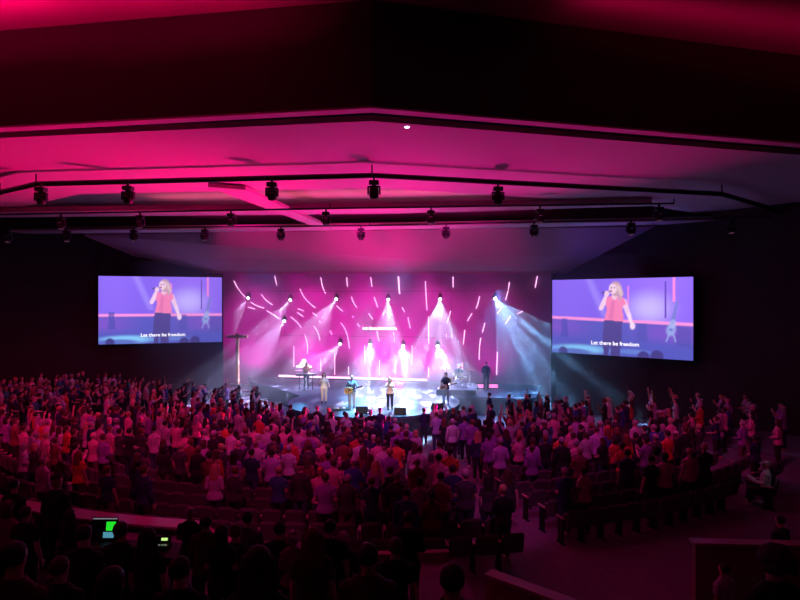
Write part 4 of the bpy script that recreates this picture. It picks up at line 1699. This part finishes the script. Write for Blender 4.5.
POSEW = {'raise_one': 'one arm raised', 'raise_both': 'both arms raised'}
for c in ind:
    p = c['p']
    tgt = (0.0, 36.0)
    rz = face_to(p, tgt) + rnd.uniform(-.25, .25)
    what = 'person in %s top, %s, %s row, %s, %s from left' % (c['shirt'].replace('pale ', ''), POSEW.get(c['pose']) or hair_words(c), nth(c['ri'] + 1), c['b'], nth(c['n']))
    put_person(p, rz, c['pose'], c['fem'], c['shirt'], c['sleeve'], c['hair'], c['hairc'], c['skin'], c['tr'], c['sc'], what, 'standing audience in the %s' % c['b'])
print('AUDIENCE', len(cands), 'individual', len(ind), 'mass', len(mass), 'seats', len(seats))

# the smallest, farthest ones: one crowd object
def lowpoly(me, ratio):
    o = bpy.data.objects.new('tmp', me.copy())
    COL.objects.link(o)
    d = o.modifiers.new('d', 'DECIMATE')
    d.ratio = ratio
    dg = bpy.context.evaluated_depsgraph_get()
    dg.update()
    out = bpy.data.meshes.new_from_object(o.evaluated_get(dg))
    bpy.data.objects.remove(o)
    out.calc_loop_triangles()
    nv = len(out.vertices)
    co = np.empty(nv * 3)
    out.vertices.foreach_get('co', co)
    tr = np.empty(len(out.loop_triangles) * 3, int)
    out.loop_triangles.foreach_get('vertices', tr)
    return co.reshape(-1, 3), tr.reshape(-1, 3)


LOWC = {}


def low(key, me, ratio):
    if key not in LOWC:
        LOWC[key] = lowpoly(me, ratio)
    return LOWC[key]


VS, FS, CS, base_i = [], [], [], 0
for c in mass:
    S = person_set(c['pose'], c['fem'])
    rz = face_to(c['p'], (0, 36)) + rnd.uniform(-.25, .25)
    cr, sr = math.cos(rz), math.sin(rz)
    Rm = np.array([[cr, -sr, 0], [sr, cr, 0], [0, 0, 1]]) * c['sc']
    bits = [(low((c['pose'], c['fem'], 'b'), S['body'], .16), SKIN[c['skin']]), (low((c['pose'], c['fem'], c['sleeve']), S[c['sleeve']], .16), SHIRTC[c['shirt']]),
            (low((c['pose'], c['fem'], 't'), S['trousers'], .16), TROUSC[c['tr']])]
    if c['hair'] != 'bald':
        bits.append((low(('h', c['hair']), HAIRS[c['hair']], .25), (SHIRTC if c['hair'] == 'cap' else HAIRC)[c['hairc']]))
    for (co, tr), colr in bits:
        VS.append(co @ Rm.T + np.array(c['p']))
        FS.append(tr + base_i)
        CS.append(np.tile(np.array((*colr, 1.0)), (len(co), 1)))
        base_i += len(co)
if VS:
    vs, fs, cs = np.concatenate(VS), np.concatenate(FS), np.concatenate(CS)
    me = bpy.data.meshes.new('crowd')
    me.vertices.add(len(vs))
    me.vertices.foreach_set('co', vs.ravel())
    me.loops.add(len(fs) * 3)
    me.loops.foreach_set('vertex_index', fs.ravel())
    me.polygons.add(len(fs))
    me.polygons.foreach_set('loop_start', np.arange(len(fs)) * 3)
    me.polygons.foreach_set('use_smooth', np.ones(len(fs), bool))
    me.update()
    at = me.color_attributes.new('tint', 'FLOAT_COLOR', 'POINT')
    at.data.foreach_set('color', cs.astype(np.float32).ravel())
    tag(link('crowd', me, mat_attr('crowd_clothes', 'tint', None, .8)), 'crowd of small far standing people nearest the stage and along the outer rows', 'crowd', None, 'stuff')

# seats: the rear rows that show, one by one
seats = [s for s in seats if s[0] >= 15 and s[1] in ('centre block', 'left block', 'right block')]
seats.sort(key=lambda s: s[3].y)
seats = seats[:270]
order = {}
for s in seats:
    order.setdefault((s[4], s[1]), []).append(s)
for (ri, bn), L in order.items():
    L.sort(key=lambda s: s[2])
    back = len(ROWS) - ri
    for i, (R, b, a, q, _) in enumerate(L):
        rw = 'rearmost row' if back == 1 else '%s row from rear' % nth(back)
        put_seat(q, math.radians(a), 'dark folding auditorium seat, %s, %s, %s from left' % (rw, bn, nth(i + 1)), 'folding seats in the %s' % bn)

# ------------------------------------------------------------------ singled-out people
# walking in the aisle
p = PZ(508, 534, .72)
p.z = row_z(round(math.hypot(p.x - CX, p.y - CY)))
put_person(p, face_to(p, (0, 36)), 'walk', True, 'charcoal', 'short', 'long', 'brown', 0, 4, .98, 'person with long hair walking along the aisle beside the right block', None, True)
# reading on the right, in a cap
def seated(px, py, d, zfloor, pose, what, swhat, **kw):
    X = (px - 400) / 600 * d
    rz = face_to((X, d), (0, 36)) + kw.pop('turn', 0)
    put_person(V(X, d, zfloor), rz, pose, label=what, **kw)
    o = put_seat(V(X, d, zfloor), rz, swhat, 'seats of the two people seated at the far side')
    # this one's cushion is down under the sitter
    for ch in o.children:
        if ch.name.startswith('seat_cushion'):
            ch.rotation_euler = (-1.45, 0, 0)
            ch.location = (0, -.55, .42)
            ch.location = V(0, .04, .36) - Matrix.Rotation(-1.45, 3, 'X') @ V(0, -.06, .56)
    return o


seated(766, 462, 17.8, row_z(20), 'read', 'person in a pale cap and white shirt seated reading at the dark far side', 'dark seat under the person reading in a pale cap',
       shirt='white', sleeve='long', hair='cap', hairc='white', skin=0, trousers=0, turn=.5)
q = V(366 / 600 * 17.8, 17.8, 0)
rz = face_to(q, (0, 36)) + .5
r = tag(empty('booklet', V(q.x, q.y, row_z(20)), rz), 'white open booklet held by the person reading in a cap', 'booklet')
bm = bmesh.new()
for s in (1, -1):
    box(bm, (s * .11, .40, .83), (.22, .30, .008), Matrix.Rotation(.5, 3, 'X') @ Matrix.Rotation(s * .12, 3, 'Y'))
obj('pages', bm, M['paper'], r)
seated(780, 513, 13.3, row_z(20), 'sit', 'person with short dark hair seated behind the low parapet', 'dark seat under the person behind the low parapet',
       shirt='charcoal', sleeve='short', hair='short', hairc='dark', skin=0, trousers=0)
# child before the parapet
put_person(V((724 - 400) / 600 * 10.3, 10.3, row_z(20)), face_to((5.6, 10.3), (0, 36)) + .2, 'down', False, 'pale grey', 'short', 'short', 'dark', 1, 0, .92,
           'person in a pale shirt standing just in front of the low parapet')

# people on the upper tiers, near the camera, mostly in silhouette
NEAR = [(26, 506, 9.8, False, 'short', 'dark', 'black', 'person in black standing behind the pink-topped one at the frame edge'),
        (70, 509, 9.9, True, 'long', 'dark', 'black', 'long dark-haired person in black standing beside the laptop desk end'),
        (48, 497, 11.0, False, 'short', 'dark', 'charcoal', 'short-haired person standing at the far end of the cross-aisle by the ledge'),
        (8, 493, 10.4, True, 'bob', 'brown', 'pink', 'person in a pink top standing at the very edge of the cross-aisle'),
        (14, 541, 4.6, False, 'short', 'dark', 'maroon', 'person in maroon standing nearest the camera at the frame edge'),
        (84, 524, 7.3, False, 'short', 'dark', 'navy', 'person in navy standing in front of the glowing laptop'),
        (121, 521, 8.1, False, 'short', 'brown', 'black', 'person in black standing between the laptop and the small lit console'),
        (148, 527, 7.4, True, 'long', 'dark', 'black', 'long-haired person in black standing in front of the small lit console'),
        (190, 507, 10.9, False, 'short', 'grey', 'charcoal', 'grey-haired person in charcoal beside the tech desk end'),
        (206, 515, 9.4, False, 'short', 'dark', 'maroon', 'short dark-haired person in maroon on the lowest upper tier'),
        (222, 524, 8.3, True, 'bob', 'dark', 'navy', 'person with a dark bob in navy on the upper tiers'),
        (236, 524, 8.9, False, 'short', 'brown', 'black', 'brown-haired person in black beside the dark bob on the upper tiers'),
        (248, 511, 10.2, False, 'short', 'dark', 'purple', 'dark-haired person in purple standing close behind the ledge'),
        (258, 534, 4.3, True, 'long', 'dark', 'black', 'person with big dark long hair standing close to the camera'),
        (280, 521, 9.0, False, 'short', 'dark', 'charcoal', 'short-haired person in charcoal beside the curly-haired one'),
        (293, 535, 8.6, True, 'curly', 'grey', 'pink', 'person with pale curly hair on the upper tiers'),
        (313, 527, 6.5, True, 'long', 'red-brown', 'maroon', 'person with long reddish hair standing in front of the curly-haired one'),
        (330, 519, 8.4, False, 'short', 'dark', 'black', 'tall dark-haired person in black on the upper tiers, beside the long reddish hair'),
        (343, 531, 8.9, False, 'short', 'grey', 'charcoal', 'grey-haired person in charcoal on the upper tiers, rim of hair lit'),
        (368, 529, 5.7, False, 'short', 'dark', 'maroon', 'broad person in maroon with dark hair standing close to the camera'),
        (395, 537, 7.2, False, 'short', 'brown', 'navy', 'brown-haired person in navy on the upper tiers'),
        (408, 511, 9.6, False, 'short', 'dark', 'black', 'dark-haired person in black on the upper tiers before the rear seats'),
        (452, 559, 4.7, False, 'short', 'dark', 'black', 'dark short-haired person close to the camera beside the guard wall'),
        (775, 546, 4.7, True, 'curly', 'dark', 'black', 'person with big dark curly hair close to the camera, before the parapet'),
        (180, 556, 5.2, False, 'short', 'dark', 'navy', 'short-haired person in navy close to the camera, below the tech desk'),
        (112, 566, 4.3, True, 'bob', 'dark', 'black', 'person with a dark bob in black very close to the camera'),
        (60, 556, 5.6, False, 'short', 'brown', 'charcoal', 'brown-haired person in charcoal close to the camera, beside the one in maroon')]
# the raised platform at the dark end of the cross-aisle, with two people on it
PLAT_Z = 2.05
r = tag(empty('platform', V(-6.4, 10.45, 1.5), math.radians(-14)), 'dark raised platform in the cross-aisle under two standing people', 'platform')
bm = bmesh.new()
box(bm, (0, 0, .27), (1.6, .8, .54), None, .01)
obj('deck', bm, M['blackrough'], r)
bm = bmesh.new()
box(bm, (0, .41, .26), (1.55, .02, .5))
obj('skirt', bm, M['stage_side'], r)
for (px, py, d, fem, hair, hc, shirt, what) in [(14, 478, 10.6, False, 'short', 'dark', 'black', 'person in black standing on the dark raised platform, bare-headed'),
                                                 (57, 473, 10.45, False, 'cap', 'black', 'black', 'person in a black cap standing on the dark raised platform')]:
    X = (px - 400) / 600 * d
    sc = max(.84, min(1.10, (CAM_Z - (py - 300) / 600 * d - PLAT_Z) / 1.765))
    put_person(V(X, d, PLAT_Z - .01), face_to((X, d), (0, 36)), 'clasp', fem, shirt, 'long', hair, hc, 1, 0, sc, what, None)
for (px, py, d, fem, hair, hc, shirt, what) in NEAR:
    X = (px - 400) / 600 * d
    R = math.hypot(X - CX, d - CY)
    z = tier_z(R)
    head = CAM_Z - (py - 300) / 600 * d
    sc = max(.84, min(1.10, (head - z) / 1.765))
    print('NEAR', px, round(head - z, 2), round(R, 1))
    put_person(V(X, d, z), face_to((X, d), (0, 36)), 'clasp' if rnd.random() < .6 else 'down', fem, shirt, 'short' if rnd.random() < .5 else 'long', hair, hc, rnd.choice([0, 1, 2]), 0, sc, what, None, shirt_c=tuple(v * .35 for v in SHIRTC[shirt]))  # shirt colours darkened to stand in for the dimness up here

# tech desk with laptop and lit console
dk = PZ(120, 549, 2.12)
a0 = math.degrees(math.atan2(dk.x - CX, CY - dk.y))
r = tag(empty('tech_desk', V(dk.x, dk.y + .1, 1.5), math.radians(a0) * .8), 'dark tech desk behind the ledge, carrying a laptop and a small console', 'desk')
bm = bmesh.new()
box(bm, (0, 0, .60), (2.5, .7, .04), None, .01)
obj('tabletop', bm, M['blackrough'], r)
for sx in (-1, 1):
    for sy in (-1, 1):
        bm = bmesh.new()
        box(bm, (sx * 1.2, sy * .3, .29), (.05, .05, .58))
        obj('leg', bm, M['black'], r)
bm = bmesh.new()
box(bm, (0, .32, .36), (2.4, .02, .42))
obj('front_panel', bm, M['blackrough'], r)
top = r.matrix_basis.copy()


def desk_pt(lx, ly):
    c_, s_ = math.cos(r.rotation_euler.z), math.sin(r.rotation_euler.z)
    return V(r.location.x + lx * c_ - ly * s_, r.location.y + lx * s_ + ly * c_, 1.5 + .62)


lp = tag(empty('laptop', desk_pt(-.47, .0), 0.0), 'open laptop glowing green on the tech desk', 'laptop')
bm = bmesh.new()
box(bm, (0, -.02, .012), (.50, .32, .024), None, .006)
obj('base', bm, M['black'], lp)
bm = bmesh.new()
box(bm, (0, .19, .24), (.52, .018, .46), Matrix.Rotation(-.18, 3, 'X'), .006)
lid = obj('lid', bm, M['black'], lp)
Ml = Matrix.Rotation(-.18, 3, 'X')


def on_lid(u0, u1, v0, v1):
    bm = bmesh.new()
    box(bm, V(0, .19, .24) + Ml @ V((u0 + u1) / 2, -.011, (v0 + v1) / 2), (u1 - u0, .003, v1 - v0), Ml)
    return bm


obj('screen_edge', on_lid(-.24, .24, .195, .215), mat_emit('screen_white', (.75, .75, .9), .25), lid)
obj('green_window', on_lid(.03, .215, -.02, .15), mat_emit('screen_green', (.02, .85, .03), .85), lid)
obj('cyan_window', on_lid(-.02, .19, -.155, -.045), mat_emit('screen_cyan', (.12, .45, .62), .6), lid)
cn = tag(empty('console', desk_pt(.82, .0), 0.0), 'small console with lit yellow-green display on the tech desk', 'console')
bm = bmesh.new()
box(bm, (0, 0, .05), (.30, .22, .10), None, .01)
box(bm, (0, .08, .14), (.28, .04, .16), Matrix.Rotation(-.3, 3, 'X'), .01)
obj('case', bm, M['black'], cn)
bm = bmesh.new()
box(bm, V(0, .08, .14) + Matrix.Rotation(-.3, 3, 'X') @ V(.02, -.022, .02), (.12, .004, .05), Matrix.Rotation(-.3, 3, 'X'))
obj('display', bm, mat_emit('console_glow', (.55, .9, .25), 1.1), cn)
bm = bmesh.new()
for k in range(4):
    box(bm, V(-.1 + k * .06, -.05, .103), (.03, .02, .006))
obj('buttons', bm, mat_emit('button_glow', (.4, .6, .5), .6), cn)

# phones held up in the dark
for (px, py, d, col, st, what) in ((708, 458, 19.5, (.12, .2, 1.0), 3.0, 'phone glowing blue at the edge of the right block'),):
    q = P(px, py, d)
    zf = row_z(round(math.hypot(q.x - CX, q.y - CY)))
    r = tag(empty('phone_on_stand', V(q.x, q.y, zf)), what, 'phone')
    bm = bmesh.new()
    tube(bm, [V(0, 0, 0), V(0, 0, q.z - zf - .1)], .012, 8)
    lathe(bm, [(.16, 0), (.16, .015), (.02, .03)], seg=14)
    obj('stand', bm, M['black'], r)
    bm = bmesh.new()
    box(bm, (0, 0, q.z - zf), (.13, .015, .2), None, .008)
    ph = obj('case', bm, M['black'], r)
    bm = bmesh.new()
    box(bm, (0, -.009, q.z - zf), (.11, .004, .16))
    obj('display', bm, mat_emit('phone_glow', col, st), ph)

# ------------------------------------------------------------------ light
def spot(name, loc, tgt, energy, col, deg, blend=.6, radius=.1):
    l = bpy.data.lights.new(name, 'SPOT')
    l.energy = energy
    l.color = col
    l.spot_size = math.radians(deg)
    l.spot_blend = blend
    l.shadow_soft_size = radius
    o = bpy.data.objects.new(name, l)
    COL.objects.link(o)
    o.location = loc
    o.rotation_euler = (Vector(tgt) - Vector(loc)).to_track_quat('-Z', 'Y').to_euler()
    return o


def gobo(o, scale, width, seed, rings=False, soft=.5):
    """a pattern wheel: a handful of separate rays (or rings) in the cone"""
    l = o.data
    l.use_nodes = True
    nt = l.node_tree
    em = [n for n in nt.nodes if n.type == 'EMISSION'][0]
    tc = nt.nodes.new('ShaderNodeTexCoord')
    sx = nt.nodes.new('ShaderNodeSeparateXYZ')
    nt.links.new(tc.outputs['Normal'], sx.inputs[0])
    dv = []
    for ax in ('X', 'Y'):
        m = nt.nodes.new('ShaderNodeMath')
        m.operation = 'DIVIDE'
        nt.links.new(sx.outputs[ax], m.inputs[0])
        nt.links.new(sx.outputs['Z'], m.inputs[1])
        dv.append(m)
    cb = nt.nodes.new('ShaderNodeCombineXYZ')
    nt.links.new(dv[0].outputs[0], cb.inputs[0])
    nt.links.new(dv[1].outputs[0], cb.inputs[1])
    ad = nt.nodes.new('ShaderNodeVectorMath')
    ad.operation = 'ADD'
    ad.inputs[1].default_value = (seed * 3.17, seed * 1.31, 0)
    nt.links.new(cb.outputs[0], ad.inputs[0])
    mr = nt.nodes.new('ShaderNodeMapRange')
    mr.interpolation_type = 'SMOOTHSTEP'
    if rings:
        w = nt.nodes.new('ShaderNodeTexWave')
        w.wave_type = 'RINGS'
        w.rings_direction = 'SPHERICAL'
        w.inputs['Scale'].default_value = scale
        w.inputs['Distortion'].default_value = 5.0
        w.inputs['Detail'].default_value = 1.0
        nt.links.new(ad.outputs[0], w.inputs['Vector'])
        nt.links.new(w.outputs['Fac'], mr.inputs[0])
        mr.inputs[1].default_value = .5
        mr.inputs[2].default_value = .85
        mr.inputs[3].default_value = .03
        mr.inputs[4].default_value = 2.2
    else:
        vo = nt.nodes.new('ShaderNodeTexVoronoi')
        vo.voronoi_dimensions = '2D'
        vo.inputs['Scale'].default_value = scale
        vo.inputs['Randomness'].default_value = .75
        nt.links.new(ad.outputs[0], vo.inputs['Vector'])
        nt.links.new(vo.outputs['Distance'], mr.inputs[0])
        mr.inputs[1].default_value = width * (1 - soft)
        mr.inputs[2].default_value = width * (1 + soft)
        mr.inputs[3].default_value = 3.6
        mr.inputs[4].default_value = .22
    nt.links.new(mr.outputs[0], em.inputs['Strength'])
    return o


MAG = (1.0, 0.0, 0.30)
# beams over the stage
aims = {('upper', 0): (206, 362, 34), ('upper', 1): (243, 365, 40), ('upper', 2): (285, 375, 46), ('upper', 3): (385, 385, 52), ('upper', 4): (438, 375, 62), ('upper', 5): (552, 385, 66),
        ('lower', 0): (240, 385, 40), ('lower', 1): (303, 385, 46), ('lower', 2): (368, 395, 60), ('lower', 3): (405, 392, 66), ('lower', 4): (450, 395, 60)}
for (nm, i, p) in beam_pts:
    tx, ty, deg = aims[(nm, i)]
    t = on_backdrop(tx, ty, 36.6)
    d = (t - p).normalized()
    col = (.45, .60, 1.0) if (nm == 'upper' and i >= 4) else (.60, .56, 1.0)
    if nm == 'lower':
        col = (.50, .55, 1.0)
        deg *= 1.18
    if nm == 'upper' and i == 5:
        col = (.22, .52, 1.0)
    e = {('upper', 0): .5, ('upper', 1): .75}.get((nm, i), 1.0 if nm == 'upper' else .6)
    o = spot('beam', p + d * .12, t, BEAM_E * e, col, deg * .95, .3, .01)
    gobo(o, 3.8, .15, i + (7 if nm == 'lower' else 0))

# magenta wash on the backdrop, from its head and foot
for k, (x, e) in enumerate(((-11, .8), (-6.5, 1.1), (-2, 1.1), (2.5, .8), (6.5, .3))):
    a = room(x, 38.8, 9.3)
    spot('wash_top', a, room(x, 42.2, 3.6), WASH_E * .7 * e, (1.0, 0.0, .55), 84, .8, .3)
    a = room(x, 40.0, STAGE_Z + .3)
    spot('wash_foot', a, room(x, 42.2, 4.5), WASH_E * .6 * e, (1.0, .0, .70), 110, 1.0, .3)

# uplight of the ceiling from the stage, deeper red towards the audience
spot('uplight', (4.6, 31.2, 1.0), (-8.0, 21.0, 11.3), UP_E * .62, (1.0, 0.0, .30), 72, 1.0, .12)
spot('uplight', (3.6, 30.4, 1.0), (-17.0, 16.5, 11.3), UP_E * 1.6, (1.0, 0.0, .17), 58, 1.0, .12)
spot('uplight', (3.6, 30.4, 1.0), (3.5, 18.5, 11.3), UP_E * .3, (1.0, .0, .36), 60, 1.0, .12)
spot('uplight', (0.0, 36.0, 1.6), (-2.5, 30.0, 11.0), UP_E * .4, (1.0, .0, .40), 90, 1.0, .15)
# added lamps: spots below the pipes for the header, unseen strips for the recess
for x, y, e, c in ((-9, 27.6, .7, (1.0, .0, .38)), (-3, 26.6, 1.0, (1.0, .0, .36)), (3, 25.4, .6, (1.0, .0, .45))):
    spot('header_wash', (x, y, 9.9), (x + 1.0, y + 10, 9.5), HEAD_E * e, c, 54, 1.0, .2)
l = bpy.data.lights.new('recess_fill', 'AREA')
l.shape, l.size, l.size_y = 'RECTANGLE', 17.0, .25
l.energy, l.color = REC_E, (1.0, .13, .26)
o = bpy.data.objects.new('recess_fill', l)
COL.objects.link(o)
o.location = (-4.5, 30.6, 11.42)
o.rotation_euler = (PI, 0, -.1)
l2 = l.copy()
l2.energy, l2.color, l2.size = REC_E * .8, (1.0, .03, .5), 20
o = bpy.data.objects.new('recess_fill', l2)
COL.objects.link(o)
o.location = (-3.5, 36.0, 11.1)
o.rotation_euler = (PI, 0, -.1)
spot('facet_blue', (6.5, 33.0, 2.5), (11.0, 32.0, 9.8), 900, (.12, .10, 1.0), 40, 1.0, .2)
# cove lights of the rear ceiling, tucked up beside the bulkhead
for (xa, xb, e) in ((-16, -8, .75), (-8, -2.5, .6), (4, 15, .08)):
    ya, yb = [13.7 + (.16 * (-.5 - x) if x < -.5 else .265 * (x + .5)) - 1.7 for x in (xa, xb)]
    l = bpy.data.lights.new('cove', 'AREA')
    l.shape = 'RECTANGLE'
    l.size, l.size_y = math.hypot(xb - xa, yb - ya), .12
    l.energy, l.color, l.spread = COVE_E * e * l.size, (1.0, 0.0, .13), math.radians(150)
    o = bpy.data.objects.new('cove', l)
    COL.objects.link(o)
    o.location = ((xa + xb) / 2, (ya + yb) / 2, 12.75)
    zax = Vector((0, -.35, -.94)).normalized()          # the lamp shines along its own -Z: up and towards the bulkhead
    xax = Vector((xb - xa, yb - ya, 0)).normalized()
    xax = (xax - zax * xax.dot(zax)).normalized()
    o.rotation_euler = Matrix((xax, zax.cross(xax), zax)).transposed().to_euler()

# audience washes from above and behind
for (a, b, e, col, deg) in (((-15, 15, 10.4), (-17, 27, 1.0), 1.6, (1.0, .01, .18), 62), ((-8, 14, 10.4), (-9, 24, 1.0), 1.1, (1.0, .02, .25), 60),
                            ((-2, 14, 10.4), (-2, 23, 1.0), .72, (.95, .05, .52), 56), ((4, 14, 10.4), (4, 23, 1.0), .66, (.9, .05, .56), 56),
                            ((7, 15, 10.4), (10.5, 24, 1.0), .85, (1.0, .03, .38), 48)):
    spot('house_wash', a, b, CROWD_E * e, col, deg, .9, .25)
spot('house_wash', (-3.5, 9.0, 11.0), (-4.0, 17.0, 1.0), CROWD_E * .6, (1.0, .02, .3), 44, .8, .25)  # added spot on no fixture, lifts the dim rear seat rows
spot('house_wash', (2.0, 9.0, 11.0), (2.6, 16.6, 1.0), CROWD_E * .7, (.9, .08, .65), 20, .8, .25)  # also added: a narrow spot to brighten the aisle
spot('house_wash', (1.5, 21, 10.4), (-1, 27.5, 1.0), CROWD_E * .45, (.30, .20, 1.0), 66, .9, .25)

# stage: warm key on the band, cyan patterns on the deck, blue side light
for t in ((390, 395), (352, 395), (324, 390), (446, 392), (306, 382), (462, 380)):
    q = PZ(t[0], t[1] + 8, 1.6)
    e = {446: .35, 306: .7, 462: .45}.get(t[0], 1.0)
    spot('key', (q.x * .5 + 1, 16, 10.5), q, KEY_E * e, (1.0, .86, .60), 7.5, .5, .1)
g = spot('pattern', (-1.5, 32.6, 9.7), (-1.6, 32.3, 1.1), PAT_E, (.16, .66, 1.0), 60, .5, .02)
gobo(g, .9, 0, 1, True)
g = spot('pattern', (0.4, 32.2, 9.7), (-.2, 31.4, 1.1), PAT_E * .6, (.35, .8, 1.0), 40, .5, .02)
gobo(g, 1.3, 0, 2, True)
spot('blue', (-1.0, 29.0, 10.5), (-1.5, 33.5, 1.1), PAT_E * .22, (.04, .26, 1.0), 66, .8, .1)
spot('blue', (6.0, 36.5, 7.6), (6.0, 36.0, 1.1), BLUE_E, (.05, .28, 1.0), 80, 1.0, .2)
spot('blue', (-8.0, 33.2, 9.6), (-8.0, 37.0, 1.1), BLUE_E * .9, (.05, .24, 1.0), 80, 1.0, .2)
spot('blue', (0, 33.2, 9.7), (-1, 35.5, 1.1), BLUE_E * 1.4, (.12, .3, 1.0), 90, 1.0, .2)

# ------------------------------------------------------------------ haze over the stage
if HAZE > 0:
    bm = bmesh.new()
    pts = [(-17.5, 38.0), (-12.5, 34.2), (3.5, 33.8), (11.8, 30.6), (13.2, 31.6), (9.3, 35.4), (10.2, 40.7), (-11.8, 45.0), (-11.45, 40.0)]
    slab(bm, [Vector((x, y, .02)) for x, y in pts], 9.3)
    hz = obj('haze', bm, None)
    m = bpy.data.materials.new('stage_haze')
    m.use_nodes = True
    nt = m.node_tree
    nt.nodes.remove(nt.nodes['Principled BSDF'])
    vs_ = nt.nodes.new('ShaderNodeVolumeScatter')
    vs_.inputs['Density'].default_value = HAZE
    vs_.inputs['Anisotropy'].default_value = .25
    nt.links.new(vs_.outputs[0], nt.nodes['Material Output'].inputs['Volume'])
    hz.data.materials.append(m)
    tag(hz, 'thin haze filling the stage area, showing the light beams', 'haze', None, 'stuff')

w = bpy.data.worlds.new('world')
scene.world = w
w.use_nodes = True
w.node_tree.nodes['Background'].inputs[0].default_value = (.12, .01, .16, 1)
w.node_tree.nodes['Background'].inputs[1].default_value = .012

vs = scene.view_settings
vs.view_transform = 'Standard'
vs.look = 'None'
vs.gamma = 1
vs.use_curve_mapping = False
vs.exposure = EXPO
cy = scene.cycles
cy.use_denoising = True
cy.max_bounces = 4
cy.diffuse_bounces = 2
cy.glossy_bounces = 2
cy.volume_bounces = 0
cy.transparent_max_bounces = 8
cy.sample_clamp_indirect = 4
spot('reader_fill', (12.2, 14.5, 9.5), (10.86, 17.8, 1.6), 110, (.8, .75, 1.0), 6, .6, .1)  # added spot on no fixture, brightens the seated reader
